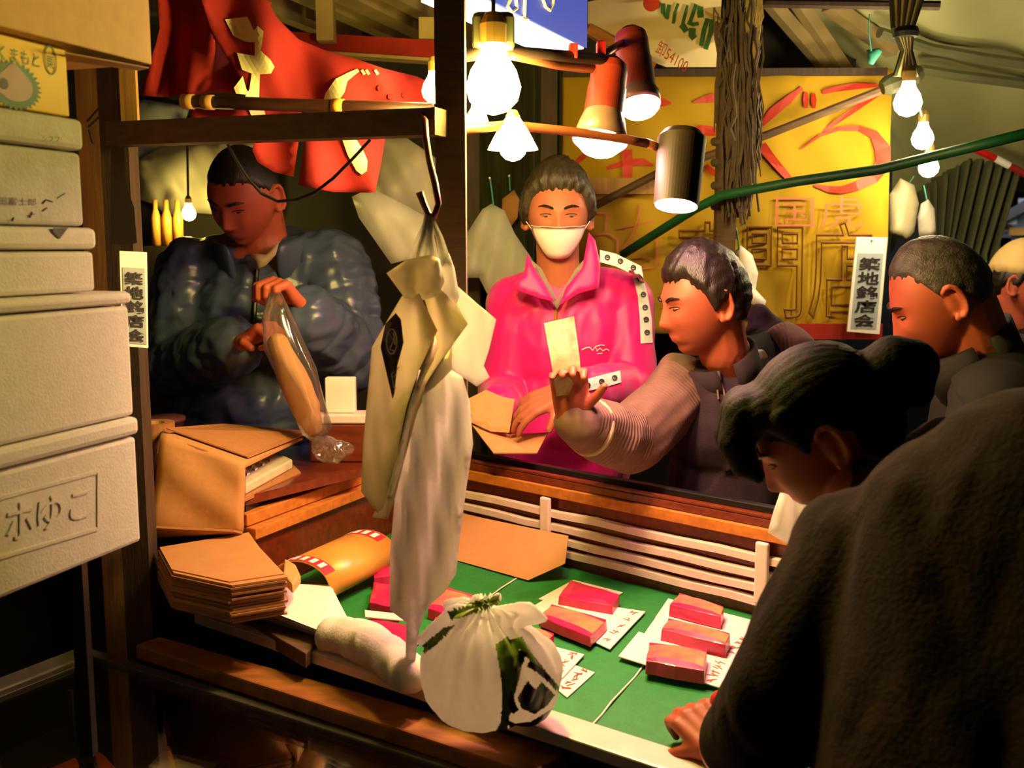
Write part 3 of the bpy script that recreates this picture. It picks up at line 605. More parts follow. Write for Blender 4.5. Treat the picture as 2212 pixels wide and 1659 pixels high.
obj('open_flap', MB().prism([fpt(140,112,.016), fpt(322,145,.016), fpt(300,150,-.05), fpt(140,128,-.05)], (0,0,-.002)), 'carddark', tF)
# shelf under the stack
c = FP-BD*.25-BN*.19
t = thing('box_stand', (c.x, c.y, .791), 'black steel rack on the showcase carrying the stack of fish boxes', 'rack')
obj('shelf', MB().box((c.x, c.y, zA0-.012), (.5, .26, .02), BD, BN), 'black', t)
for i, j in ((-1,-1),(-1,1),(1,-1),(1,1)): p = c+BD*(.22*i)+BN*(.10*j); obj('leg', MB().box((p.x, p.y, (zA0-.022+.791)/2), (.02, .02, zA0-.022-.791)), 'black', t)
# name plates
def plate(name, q, Y, label, dY=0, extra=''):
    f = lambda px, py, o=0: at_y(px, py, Y+(px-q[0][0])*dY-o)
    t = thing(name, f(*q[2]), label, 'sign'); tl, tr, br, bl = q
    obj('board', MB().prism([f(*bl), f(*br), f(*tr), f(*tl)], (0, .006, 0)), 'white', t)
    lp = lambda u, v: (tl[0]+(tr[0]-tl[0])*u+(bl[0]-tl[0])*v, tl[1]+(tr[1]-tl[1])*u+(bl[1]-tl[1])*v)
    p = [lp(.1, .97), lp(.93, .97), lp(.93, .17), lp(.1, .17)]
    obj('blue_panel', MB().prism([f(*x, .0015) for x in p], (0, .001, 0)), 'sheetblue', t)
    for i, ch in enumerate('築地銘店会'):
        a, b, c = lp(.17, .20+.15*(i+1)), lp(.86, .20+.15*(i+1)), lp(.17, .215+.15*i); a, b, c = f(*a, .003), f(*b, .003), f(*c, .003)
        obj('character', text(MB(), ch, a, b-a, c-a, bold=.022, ext=.0008), 'black_ink', t)
    return t
npl = plate('name_plate', ((1850,512),(1917,513),(1900,722),(1830,716)), 3.2, 'white name plate with blue panel and black characters hung before the yellow banner')
p = at_y(1883, 516, 3.2); obj('nail', MB().tube([p+V((0,-.004,-.006)), p+V((0,.115,-.006))], .003, 6), 'steel', npl)
plate('name_plate', ((258,542),(315,545),(318,752),(264,747)), 1.86, 'narrow name plate with dark characters beside the stack of foam boxes', .0006)
# ================================================================== COUNTER
GZ = .85
def xl(p, d, q, e):
    """2-D crossing of lines p+d t and q+e s"""
    den = d.x*e.y-d.y*e.x; t = ((q.x-p.x)*e.y-(q.y-p.y)*e.x)/den; return V((p.x+d.x*t, p.y+d.y*t, 0))
F0, F1 = at_z(700,1392,GZ), at_z(1470,1640,GZ); FD = (F1-F0).normalized()
K0, K1 = at_z(1235,1225,GZ), at_z(1640,1330,GZ); KD = (K1-K0).normalized()
L0, L1 = at_z(530,1140,1.0), at_z(785,1045,1.0); LD = V((L1.x-L0.x, L1.y-L0.y, 0)).normalized()
S0, S1 = at_z(1280,1565,GZ), at_z(1390,1440,GZ); SD = (S1-S0).normalized()
LF = xl(F0, FD, L0, LD); LB = xl(K0, KD, L0, LD); RB = K0+KD*.92; RB.z = 0; RF = xl(F0, FD, RB, SD)
FN = V((FD.y, -FD.x, 0)); KN = V((KD.y, -KD.x, 0)); LN = V((LD.y, -LD.x, 0))
if FN.y > 0: FN = -FN           # towards the camera
if KN.y > 0: KN = -KN
if LN.x < 0: LN = -LN           # into the tray
up = lambda p, z: V((p.x, p.y, z))
ct = thing('display_counter', up((LF+RB)/2, 0), 'dark wooden fish display counter with a slatted back board and varnished rails', 'counter')
obj('body', MB().prism([up(p, 0) for p in (LF-LN*.02, RF, RB, LB)], (0, 0, .838)), 'darkpanel', ct)
e = .062
obj('front_strip', MB().prism([up(LF+FN*.0, .842), up(RF, .842), up(RF+FN*e, .842), up(LF+FN*e, .842)], (0, 0, .022)), 'alu', ct, bevel=.003)
obj('front_board', MB().prism([up(LF+FN*.0, .70), up(RF, .70), up(RF+FN*.03, .70), up(LF+FN*.03, .70)], (0, 0, .14)), 'darkpanel', ct)
# back board with four painted slats
obj('back_board', MB().prism([up(LB, .70), up(RB, .70), up(RB-KN*.018, .70), up(LB-KN*.018, .70)], (0, 0, .335)), 'varnish', ct)
pk = up(K0, 0)
for i, py in enumerate((1150, 1182, 1210, 1236)):
    z = at_pl(1400, py, pk, KN).z; mb = MB()
    k0 = LB+KD*.02 if i < 3 else LB+KD*.1; n = 14; k1 = RB-KD*.03
    pts = [up(k0.lerp(k1, j/n)+KN*(.007+.0012*math.sin(j*1.7+i)), z+.0016*math.sin(j*2.3+i*1.9)) for j in range(n+1)]
    vs = []; fs = []
    for p in pts: vs += [p-V((0,0,.0098)), p+V((0,0,.0098)), p+V((0,0,.0072))+KN*.010, p-V((0,0,.0072))+KN*.010]
    for j in range(n):
        o = j*4; fs += [(o+q, o+(q+1) % 4, o+4+(q+1) % 4, o+4+q) for q in range(4)]
    fs += [(3,2,1,0), tuple(n*4+q for q in range(4))]
    obj('slat', mb.add(vs, fs), 'slat', ct)
for px in (1190, 1655):
    p = at_pl(px, 1150 if px < 1400 else 1255, pk, KN); b = V((p.x, p.y, 0)); zc = .945
    obj('slat_bracket', MB().box(up(b+KN*.02, zc), (.028, .012, .125), KD, KN), 'slat', ct, bevel=.004)
# rails on top of the back board
for nm, o0, o1, z0, z1, m in (('top_rail', -.045, .012, 1.035, 1.052, 'varnish'), ('rail_strip', .006, .02, 1.010, 1.034, 'orangewood'), ('rail_lip', -.05, -.03, 1.052, 1.066, 'black'), ('rail_edge', .0, .012, 1.053, 1.060, 'varnish')):
    a, b = LB-KD*.02, RB
    obj(nm, MB().prism([up(a+KN*o0, z0), up(b+KN*o0, z0), up(b+KN*o1, z0), up(a+KN*o1, z0)], (0, 0, z1-z0)), m, ct, bevel=.002)
# left side board and rails
obj('side_board', MB().prism([up(LF, .70), up(LB, .70), up(LB-LN*.018, .70), up(LF-LN*.018, .70)], (0, 0, .28)), 'varnish', ct)
for nm, o0, o1, z0, z1, m in (('side_rail', -.02, .016, .972, .996, 'orangewood'), ('side_rail', -.05, -.006, .998, 1.024, 'orangewood'), ('side_rail', -.10, -.052, 1.0, 1.034, 'varnish')):
    obj(nm, MB().prism([up(LF+LN*o0+LD*.10, z0), up(LB+LN*o0-LD*.02, z0), up(LB+LN*o1-LD*.02, z0), up(LF+LN*o1+LD*.10, z0)], (0, 0, z1-z0)), m, ct, bevel=.002)
# wooden bumper rail in front
wr = [at_z(292,1392,.82), at_z(345,1374,.82), at_z(1232,1622,.82), at_z(1150,1668,.82)]
obj('bumper_rail', MB().prism([p-V((0,0,.03)) for p in wr], (0, 0, .03)), 'railwood', ct, bevel=.004)
obj('bumper_board', MB().prism([p-V((0,0,.2)) for p in (wr[0]+FN*-.005, wr[1], wr[2], wr[3])], (0, 0, .168)), 'darkpanel', ct)
# vendors' side board to the left
vz = 1.058
vb = [at_z(530,1072,vz), at_z(780,1012,vz), at_z(790,984,vz), at_z(330,984,vz), at_z(300,1050,vz)]
t = thing('side_bench', up((vb[0]+vb[2])/2, 0), 'dark reddish bench board beside the counter in front of the man in the puffer jacket', 'bench')
obj('board', MB().prism([p-V((0,0,.02)) for p in vb], (0, 0, .02)), 'varnish', t)
obj('panel', MB().prism([up(p, 0) for p in (vb[0], vb[1]-LN*.12, vb[2]-LN*.2, vb[3], vb[4])], (0, 0, vz-.021)), 'darkpanel', t)
# green mats: three sheets with seams
def mid(a, b, k): return a.lerp(b, k)
s2 = at_z(1130,1240,GZ); A1f, A1b = xl(F0, FD, S0, SD), xl(K0, KD, S0, SD); A2f, A2b = xl(F0, FD, s2, SD), xl(K0, KD, s2, SD)
g = .0022
for nm, q in (('left', (LF+LN*.012, A2f-FD*g, A2b-KD*g, LB+LN*.012)), ('middle', (A2f+FD*g, A1f-FD*g, A1b-KD*g, A2b+KD*g)), ('right', (A1f+FD*g, RF, RB, A1b+KD*g))):
    q = [up(q[0]-FN*.003, GZ-.009), up(q[1]-FN*.003, GZ-.009), up(q[2]+KN*.002, GZ-.009), up(q[3]+KN*.002, GZ-.009)]
    obj('green_mat', MB().prism(q, (0, 0, .009)), 'green', bevel=.002, label={'left': 'green plastic mat under the hanging bags at the left of the counter', 'middle': 'green plastic mat under the front pair of tuna blocks in mid counter', 'right': 'green plastic mat right of the pale seam, under three tuna blocks'}[nm], cat='mat', group='green counter mats')
for f_, b_ in ((A1f, A1b), (A2f, A2b)):
    pts = [up(f_.lerp(b_, k/12)+V((.0015*math.sin(k*2.1), 0, 0)), GZ+.0006) for k in range(13)]
    obj('seam_string', MB().tube(pts, .0017, 6), 'paper', label='pale string lying in the ' + ('right' if f_ is A1f else 'left') + ' seam between the green mats', cat='string', group='strings in the mat seams')
# ---------------------------------------------------------------- tuna blocks and price cards
def C6(*p): return [(960+.3526*x, 960+.3526*y) for x, y in p]
def C7(*p): return [(680+.2984*x, 1200+.2984*y) for x, y in p]
def card(q, z, label, marks=None, th=.003):
    P = [at_z(x, y, z+th) for x, y in q]; mb = MB().prism([p-V((0,0,th)) for p in P], (0, 0, th))
    o = obj('price_card', mb, 'plate', label=label, cat='card', group='price cards among the tuna', bevel=.001)
    if marks:
        mb = MB(); rr = random.Random(len(q)+int(q[0][0]))
        e0, e1, ins = P[marks[0]], P[marks[1]], (P[marks[2]]-P[marks[1]]).normalized()
        for k in range(5):
            c = e0.lerp(e1, .14+.18*k)+ins*.022
            for j in range(3):
                g = rr.uniform(0, 3.1); d = V((math.cos(g), math.sin(g), 0))*rr.uniform(.005, .009); cc = c+V((rr.uniform(-.005,.005), rr.uniform(-.005,.005), .0009))
                mb.bar(cc-d, cc+d, .0016, .0005)
        obj('brush_writing', mb, 'redpale' if marks[3] else 'red_ink', o, kind='stuff')
    return o
cz = GZ+.0005
card(C6((575,945),(790,828),(1095,905),(900,1012)), cz, 'white price card under the rear block of the front pair')
card(C6((500,1015),(640,932),(1232,1022),(1015,1252)), cz+.0035, 'white price card with red brush writing beside the streaked tuna block', (2, 3, 0, 1))
card(C6((1290,1060),(1370,942),(1905,1080),(1850,1205)), cz, 'white price card under the rearmost of the three tuna blocks at right')
card(C6((1225,1155),(1290,1063),(1905,1195),(1765,1338)), cz+.0035, 'white price card under the middle of the three tuna blocks at right', (2, 3, 0, 1))
card(C6((1065,1295),(1190,1145),(1768,1340),(1690,1488)), cz+.007, 'white price card under the nearest of the three tuna blocks at right', (2, 3, 0, 1))
card(C6((480,1300),(640,1228),(858,1285),(720,1432)), cz+.0035, 'brightly lit white card in front of the knotted grocery bag', (2, 3, 0, 1))
card(C6((640,1460),(800,1350),(922,1395),(752,1548)), cz, 'pale card with brown marks partly under the brightly lit card', (2, 3, 0, 0))
card(C7((360,392),(660,425),(662,470),(365,442)), cz+.024, 'folded white card lying on the flat red tuna piece at left')
def block(q, h, z, label, pale=0, name='tuna_block'):
    """a cut block: top face outlined in the photo, lying at height z"""
    T = [at_z(x, y, z+h) for x, y in q]; c = sum(T, V())/len(T); n = 6; mb = MB(); m = len(T)
    # gridded top for a soft, slightly domed cut face
    vs = []; fs = []
    for j in range(n+1):
        for i in range(n+1):
            u, v = i/n, j/n; p = T[0].lerp(T[1], u).lerp(T[3].lerp(T[2], u), v); b = .0035*(math.sin(math.pi*u)*math.sin(math.pi*v))**.5
            vs.append(p+V((.0012*math.sin(i*2.1+j), .0012*math.cos(j*1.9+i*1.3), b-.002*(1 if i in (0, n) or j in (0, n) else 0))))
    W = n+1
    for j in range(n):
        for i in range(n): fs.append((j*W+i, (j+1)*W+i, (j+1)*W+i+1, j*W+i+1))
    ring = [i for i in range(W)]+[j*W+n for j in range(1, W)]+[n*W+i for i in range(n-1, -1, -1)]+[j*W for j in range(n-1, 0, -1)]
    k = len(vs); vs2 = [V((vs[r].x, vs[r].y, z)) for r in ring]; cc = V((c.x, c.y, z)); vs2 = [p+(p-cc)*.03 for p in vs2]; R = len(ring)
    fs += [(ring[i], ring[(i+1) % R], k+(i+1) % R, k+i) for i in range(R)]+[tuple(k+i for i in range(R))]
    mb.add(vs+vs2, fs); mb.m = [1 if (f < n*n and pale and 1 <= f//n <= n-2) else 0 for f in range(len(mb.f))]
    o = obj(name, mb, ['tuna', ('tunafat' if pale != 2 else 'salmon')], smooth=False, label=label, cat='fish', group='tuna blocks on the counter', bevel=.0015)
    return o
zt = cz+.0075
block(C6((770,825),(1072,912),(1030,985),(702,925)), .022, cz+.004, 'deep red tuna block, rear one of the front pair on white cards')
b2 = block(C6((655,972),(992,1065),(895,1172),(583,1048)), .022, zt, 'tuna block with pale orange streaks on a price card in mid counter', 1)
block(C6((1440,903),(1708,985),(1695,1052),(1382,975)), .026, cz+.004, 'pinkish tuna block, rearmost of the three at right', 1)
block(C6((1372,1058),(1748,1148),(1722,1222),(1332,1128)), .026, zt, 'tuna block, middle of the three at right', 1)
block(C6((1255,1205),(1605,1245),(1592,1380),(1238,1318)), .026, cz+.0105, 'tuna block, nearest of the three at right', 1)
block(C6((520,1105),(672,1150),(600,1228),(455,1165)), .028, cz+.0075, 'tuna block half hidden behind the knotted grocery bag', 1)
block([(955,1262),(1050,1292),(1010,1338),(925,1312)], .024, cz, 'tuna block lying behind the lower end of the hanging bags', 1)
block([(806,1255),(850,1262),(862,1312),(799,1299)], .03, cz, 'upright red tuna slab left of the hanging bags')
block([(799,1331),(884,1349),(880,1388),(770,1358)], .02, cz, 'flat bright red tuna piece beside the rolled towel')
block([(812,1200),(846,1196),(850,1240),(808,1246)], .03, cz, 'dark pink tuna piece behind the gold packet')
block([(940,1330),(1000,1345),(985,1375),(925,1362)], .018, cz, 'small tuna piece touching the back of the grocery bag', 1)
# brown sheet leaning on the slats
q = [(990,1108),(1228,1158),(1221,1218),(1142,1254),(984,1210)]
def shp(x, y):
    w_ = at_pl(x, y, pk+KN*.024, KN); gz = at_z(x, y, GZ+.004); return w_ if w_.z > GZ+.03 else gz
a_, b_, c_ = at_pl(990,1108,pk+KN*.03,KN), at_pl(1228,1158,pk+KN*.03,KN), at_z(1142,1254,GZ+.004)
np_ = (b_-a_).cross(c_-a_).normalized(); P = [at_pl(x, y, a_, np_) for x, y in q]; P = [V((p.x, p.y, max(p.z, GZ+.002))) for p in P]
mb = MB(); mb.prism(P, KN*.0015+V((0,0,.001))); obj('brown_sheet', mb, 'kraft', label='orange-brown paper sheet leaning on the white slats', cat='paper')
# ---------------------------------------------------------------- glass showcase in the near left corner
fz = .79
c0, c1 = at_z(190,1402,fz), at_z(1015,1660,fz); cdn = (c1-c0).normalized(); cn = V((cdn.y, -cdn.x, 0)); cn = cn if cn.y < 0 else -cn
c0 = c0+cn*.004; c1 = c0+cdn*1.05; g0, g1 = c0+cn*.9, c1+cn*.9
cs = thing('glass_showcase', up((c0+g1)/2, 0), 'dark glass-topped showcase in front of the counter at the lower left', 'showcase')
for nm, a, b, ww in (('frame_bar', c0, c1, .022), ('frame_bar', c0, g0, .05), ('frame_bar', g0, g1, .03), ('frame_bar', c1, g1, .03)):
    obj(nm, MB().bar(up(a, fz-.012), up(b, fz-.012), ww, .024), 'steel', cs, bevel=.003)
obj('glass_top', MB().prism([up(c0+cn*.01+cdn*.02, fz-.008), up(c1+cn*.01-cdn*.01, fz-.008), up(g1-cn*.01-cdn*.01, fz-.008), up(g0-cn*.01+cdn*.02, fz-.008)], (0,0,.005)), 'glass', cs)
obj('tray', MB().prism([up(c0, .0), up(c1, 0), up(g1, 0), up(g0, 0)], (0, 0, .66)), 'darkpanel', cs)
for a, b in ((c0, c1), (c0, g0), (g0, g1), (c1, g1)):
    obj('side_panel', MB().bar(up(a, .71), up(b, .71), .012, .11), 'black', cs)
obj('thin_upright', MB().bar(at_z(158,1600,.661), at_z(158,1600,.661)+V((0,0,.1)), .008, .008, (0,1,0)), 'steel', cs)  # thin grey upright bar inside the case
def low(name, q, h, m, label, cat): 
    P = [at_z(x, y, .662+h) for x, y in q]; obj(name, MB().prism([p-V((0,0,h)) for p in P], (0,0,h)), m, label=label, cat=cat, bevel=min(.006, h*.4))
low('paper_card', [(320,1655),(350,1622),(468,1648),(440,1690)], .003, 'paper', 'white paper card inside the dark showcase at the bottom edge', 'card')
low('paper_tray', [(560,1632),(690,1582),(692,1600),(640,1618),(575,1652)], .01, 'foam2', 'pale paper spoon-like strip inside the dark showcase', 'paper strip')
low('salmon_piece', [(100,1660),(165,1632),(172,1650),(130,1690)], .02, 'salmon', 'orange fish piece inside the showcase, left of two', 'fish')
low('salmon_piece', [(200,1622),(222,1622),(262,1668),(215,1672)], .02, 'salmon', 'orange fish piece inside the showcase, right of two', 'fish')
low('tuna_scrap', [(820,1640),(870,1628),(880,1665),(830,1680)], .02, 'tuna', 'dark red fish piece inside the showcase near the bumper rail', 'fish')
# ---------------------------------------------------------------- paper goods on the left corner
lz = .872
ledge = [at_z(330,1225,lz), at_z(560,1180,lz), at_z(705,1368,lz), at_z(660,1412,lz), at_z(520,1330,lz)]
obj('paper_ledge', MB().prism([p-V((0,0,.028)) for p in ledge], (0,0,.028)), 'beam', label='wooden board on the counter corner under the pile of paper bags', cat='board', bevel=.002)
# loose white sheets
mb = MB(); rr = random.Random(5)
for k in range(9):
    z = lz+.001+.0045*k; o = rr.uniform(-4, 4)
    q = [(510+o,1275), (640+o,1262), (715+o,1268+o), (756+o-k*2,1348-k*3), (692+o,1376-k*3), (556+o,1336-k*3)]
    P = [at_z(x, y, z) for x, y in q]; P[3] = P[3]+V((0,0,-.002*k)); P[4] = P[4]+V((0,0,-.0015*k)); mb.prism(P, (0,0,.0012))
obj('wrapping_sheets', mb, 'paper', label='fanned pile of thin white wrapping sheets at the counter corner', cat='paper')
# stack of flat kraft bags
zs = lz+.046; top = [(340,1178),(533,1146),(556,1178),(616,1242),(497,1260),(370,1233)]
t = thing('paper_bag_stack', at_z(490,1240,zs), 'thick stack of flat brown paper bags beside the foam boxes', 'paper bags')
for k in range(15):
    z = zs+.0048*k; ox, oy = rr.uniform(-.004, .004), rr.uniform(-.004, .004)
    P = [at_z(x, y, zs+.075)+V((ox, oy, 0)) for x, y in top]; P = [V((p.x, p.y, z)) for p in P]
    obj('flat_bag', MB().prism(P, (0,0,.0036)), 'kraft2' if k % 2 else 'kraft', t)
zf = zs+.0048*14+.0037
P = [at_z(x, y, zf) for x, y in ((372,1232),(440,1204),(560,1218),(614,1241),(497,1259))]; obj('folded_flap', MB().prism(P, (0,0,.002)), 'kraft', t)
P = [at_z(x, y, zs+.02) for x, y in ((615,1225),(640,1240),(650,1262),(632,1285),(612,1262))]; obj('torn_corner', MB().prism(P, (.0,0,.02)), 'card', t, bevel=.004)
# standing kraft bag bent over
zb = zf+.003
bl, br = at_z(322,1162,zb), at_z(524,1152,zb); tl, tr = at_y(348,937,bl.y+.05), at_y(529,1000,br.y+.02); tl2, tr2 = at_y(478,918,bl.y+.42), at_y(668,934,br.y+.45)
t = thing('paper_bag', (bl+br)/2, 'creased brown paper bag standing on the bag stack with its top folded back', 'paper bag')
mb = MB(); n = 12; vs = []
for j in range(n+1):
    for i in range(n+1):
        u, v = i/n, j/n; p = bl.lerp(br, u).lerp(tl.lerp(tr, u), v); b = .012*math.sin(math.pi*u)*math.sin(math.pi*v)+.006*math.sin(u*7+v*5)*math.sin(v*6)
        vs.append(p+V((0,-b,0)))
W = n+1; fs = [(j*W+i, j*W+i+1, (j+1)*W+i+1, (j+1)*W+i) for j in range(n) for i in range(n)]; k = len(vs)
bk = [v+V((-.004,.03,0)) for v in vs]; fs2 = [tuple(x+k for x in reversed(f)) for f in fs]
ring = [i for i in range(W)]+[j*W+n for j in range(1, W)]+[n*W+i for i in range(n-1, -1, -1)]+[j*W for j in range(n-1, 0, -1)]
obj('front', mb.add(vs+bk, fs+fs2+[(ring[(i+1) % len(ring)], ring[i], ring[i]+k, ring[(i+1) % len(ring)]+k) for i in range(len(ring))]), 'kraft', t, smooth=True)
obj('gusset', MB().prism([bl+V((0,-.004,0)), br+V((0,-.004,0)), br+V((-.01,-.03,.012)), bl+V((.0,-.03,.03))], (0,.002,.004)), 'kraft2', t)
obj('top_fold', MB().prism([tl, tr, tr2, tl2], (0,0,-.012)), 'kraft', t, bevel=.003)
obj('top_sheet', MB().prism([tl+V((0,.03,.004)), tr+V((0,.03,.004)), tr2+V((.01,-.02,.004)), tl2+V((.01,-.02,.004))], (0,0,.003)), 'kraft2', t)
sw = at_y(330,1050,bl.y+.1); obj('side_wall', MB().prism([bl+V((0,.012,0)), tl+V((0,.012,0)), tl+V((-.05,.16,-.02)), bl+V((-.05,.14,0))], (.003,0,0)), 'kraft2', t)
# tape roll
c = at_y(336, 936, 2.25); z1 = at_y(336, 912, 2.25).z; hh = (z1-vz-.002)/2
for k, lb in enumerate(('roll of brown packing tape on the bench under the other roll', 'upper roll of brown packing tape peeping out behind the paper bag')):
    z = vz+.001+k*(hh+.001); t = thing('tape_roll', V((c.x, c.y, z)), lb, 'tape', 'packing tape rolls')
    obj('roll', MB().lathe((c.x, c.y, z), (0,0,1), [(0,.026),(0,.042),(hh,.042),(hh,.026),(0,.026)], 24, False), 'kraft2', t)
    obj('core', MB().lathe((c.x, c.y, z), (0,0,1), [(.001,.022),(.001,.0258),(hh-.001,.0258),(hh-.001,.022),(.001,.022)], 24, False), 'card', t)
# calculator / price list and books on the rail
zr = 1.036
P = [at_z(x, y, 1.085) for x, y in ((500,1015),(580,968),(632,992),(528,1048))]
t = thing('price_calculator', sum(P, V())/4-V((0,0,.02)), 'cream desk calculator with green display under the paper fold', 'calculator')
obj('case', MB().prism([p-V((0,0,.022)) for p in P], (0,0,.022)), 'calc', t, bevel=.004)
cc = sum(P, V())/4; e1 = (P[1]-P[0]); e2 = (P[3]-P[0])
for i in range(4):
    for j in range(3):
        p = P[0]+e1*(.2+.2*i)+e2*(.2+.22*j); obj('key', MB().box(p+V((0,0,.002)), (.016,.014,.004), e1, e2), 'calcgreen' if j == 0 else ('gold' if i == 3 else 'white'), t)
for i, (z, m, nm) in enumerate(((1.037,'orangewood','lowest'), (1.050,'kraft2','middle'))):
    P = [at_z(x+o, y, z) for x, y, o in ((500,1045,0),(600,1010,i*30),(660,1030,i*-10),(528,1085,0))]; obj('ledger', MB().prism(P, (0,0,.012)), m, label='%s brown ledger under the calculator on the side rail' % nm, cat='book', bevel=.001)
# carton with eagle mark inside the tray
c = [at_z(560,1222,GZ+.002), at_z(742,1165,GZ+.002)]; e = (c[1]-c[0]); e.z = 0; en = e.normalized(); nn2 = V((en.y, -en.x, 0))
t = thing('marked_carton', (c[0]+c[1])/2, 'orange-brown carton with a black bird mark below the side rails', 'carton')
obj('body', MB().prism([c[0], c[1], c[1]-nn2*.03, c[0]-nn2*.03], (0,0,.085)), 'carddark', t, bevel=.002)
def onf(x, y): return at_pl(x, y, c[0]+nn2*.0015, nn2)
obj('bird_mark', MB().prism([onf(x, y) for x, y in [(592,1152),(606,1146),(616,1150),(626,1140),(634,1145),(640,1138),(640,1152),(650,1160),(636,1163),(634,1176),(626,1172),(622,1180),(616,1170),(608,1166),(598,1160)]], nn2*.0005), 'black_ink', t)
for y in (1100, 1125, 1150): obj('bar_mark', MB().prism([onf(x, yy) for x, yy in [(706,y+3),(732,y-3),(732,y+8),(706,y+14)]], nn2*.0005), 'black_ink', t)
# rolled gold packet with red and white print
ax0, ax1 = at_z(650,1262,GZ+.05), at_z(800,1190,GZ+.05); ad = (ax1-ax0); ad.z = 0; adn = ad.normalized(); sd = V((adn.y, -adn.x, 0))
t = thing('gold_packet', (ax0+ax1)/2-V((0,0,.05)), 'curled gold paper packet with pink and white print lying on the mat', 'packet')
def arc(k0, k1, g0, g1, r0, r1):
    mb = MB(); n = 28; a, b = ax0+ad*k0, ax0+ad*k1; vs = []
    for j in range(n+1):
        g = g0+(g1-g0)*j/n
        for p in (a, b):
            for r in (r0, r1): q = p+sd*(r*1.5*math.cos(g))+V((0,0,r*1.0*math.sin(g))); q.z = max(q.z, GZ+.002); vs.append(q)
    fs = []
    for j in range(n):
        o = j*4; fs += [(o+1, o+5, o+7, o+3), (o, o+2, o+6, o+4), (o, o+4, o+5, o+1), (o+2, o+3, o+7, o+6)]
    fs += [(0,1,3,2), (n*4, n*4+2, n*4+3, n*4+1)]; return mb.add(vs, fs)
obj('sheet', arc(0, 1, -.5, 3.5, .046, .049), 'gold', t, smooth=True)
obj('pink_band', arc(.0, .13, .6, 2.6, .0492, .0497), 'pinkprint', t); obj('pink_band', arc(.84, .98, .9, 2.7, .0492, .0497), 'pinkprint', t)
for k in range(5): obj('print_mark', arc(.02, .11, .9+.3*k, 1.06+.3*k, .0498, .0501), 'white', t)
for k in range(4): obj('print_mark', arc(.86, .96, 1.1+.32*k, 1.28+.32*k, .0498, .0501), 'white', t)
# rolled towel on the front strip
mb = MB(); q = [(720,1385),(760,1392),(800,1410),(840,1432),(868,1458),(885,1475)]
mb.chain([at_z(x, y, GZ+.026)+V((0,0,.012)) for x, y in q], [.034,.038,.038,.037,.036,.032])
tw = blob('rolled_towel', mb, .006, 'towel', 'rolled white towel lying along the front edge of the counter', 'towel', lambda a: .007*wob(a, 30, 1)+.004*ridge(a, 60, 2)-.003)
# white board and tray behind
p = at_y(738, 850, 2.455); zt = at_y(738, 890, 2.455).z
obj('red_crate', MB().box((p.x, p.y, (zt-.024+vz+.001)/2), (.15, .07, zt-.026-vz)), 'varnish', label='dark wooden crate supporting the white tray', cat='crate', bevel=.004)
obj('white_tray', MB().box((p.x+.005, p.y, zt-.012), (.13, .075, .022)), 'slat', label='shallow white tray on the dark crate behind the bench', cat='tray', bevel=.004)
obj('white_block', MB().box((p.x-.002, p.y, zt+.043), (.072, .03, .086)), 'paper', label='white paper block standing in the tray behind the bench', cat='paper block', bevel=.003)
p = at_y(335, 850, 2.36); obj('red_bucket', MB().lathe((p.x, p.y, vz+.001), (0,0,1), [(0,.05),(.11,.062),(.112,.066),(.12,.066)], 20), 'bodybox', smooth=True, label='dark red tub at the left end of the bench beside the foam boxes', cat='tub')

# ================================================================== HANGING BAGS
YH = 1.55
hk = thing('steel_hook', at_y(930, 470, YH), 'long rusty double hook hanging from the cross beam', 'hook')
obj('rod', MB().tube([at_y(x, y, YY) for x, y, YY in [(905,240,1.66),(918,262,1.62),(920,300,1.6),(928,350,1.58),(940,400,1.56),(947,440,YH),(938,468,YH),(925,462,YH),(915,440,YH),(906,415,YH)]], [.005]*9+[.006], 8), 'copper', hk, smooth=True)
def yh(ph, amp, off=0, sx=0, x0=900): return lambda a, b: YH+off+sx*(a-x0)+amp*math.sin(a*.085+b*.012+ph)+amp*.5*math.sin(a*.2-b*.02+ph*2)
def hb(P, off, th, m, label, ph, amp=.004, edge=12, name='plastic_bag', sx=0, x0=900):
    return obj(name, pillow(MB(), P, yh(ph, amp, off, sx, x0), th, 11, edge), m, smooth=True, label=label, cat='plastic bag', group='shopping bags on the hook')
b1 = hb([(868,640),(905,632),(945,714),(905,800),(878,880),(858,980),(840,1055),(828,1098),(815,1108),(780,1062),(784,960),(795,840),(803,750),(838,690)], -.03, .003, 'bag', 'beige plastic bag with a dark round emblem at the left of the hanging bundle', .3, sx=-.00025)
yf = lambda a, b: yh(.3, .004, -.03, -.00025)(a, b)-.0065
obj('dark_print', pillow(MB(), [(832,700),(855,676),(866,690),(872,740),(858,790),(852,850),(848,862),(838,820),(822,750)], yf, .0006, 10, 0), 'bagdark', b1)
yf2 = lambda a, b: yf(a, b)-.0015
mb = MB(); stroke(mb, [(846+11*math.sin(2*math.pi*k/16), 738+27*math.cos(2*math.pi*k/16)) for k in range(17)], 3, yf2); stroke(mb, [(840,720),(850,735),(842,755),(852,758)], 3, yf2); stroke(mb, [(850,718),(853,745)], 3, yf2); obj('emblem', mb, 'bag', b1, kind='stuff')
mb = MB(); stroke(mb, [(862,792),(846,808),(850,835),(856,840)], 3, yf2); stroke(mb, [(850,815),(858,806)], 3, yf2); obj('print_letter', mb, 'bag', b1, kind='stuff')
obj('folded_side', pillow(MB(), [(944,714),(956,722),(950,752),(915,820),(890,900),(868,1010),(846,1075),(836,1080),(862,970),(882,880),(908,800)], yh(.3, .002, -.040, .0022, 930), .002, 9, 8), 'bag', b1, smooth=True)
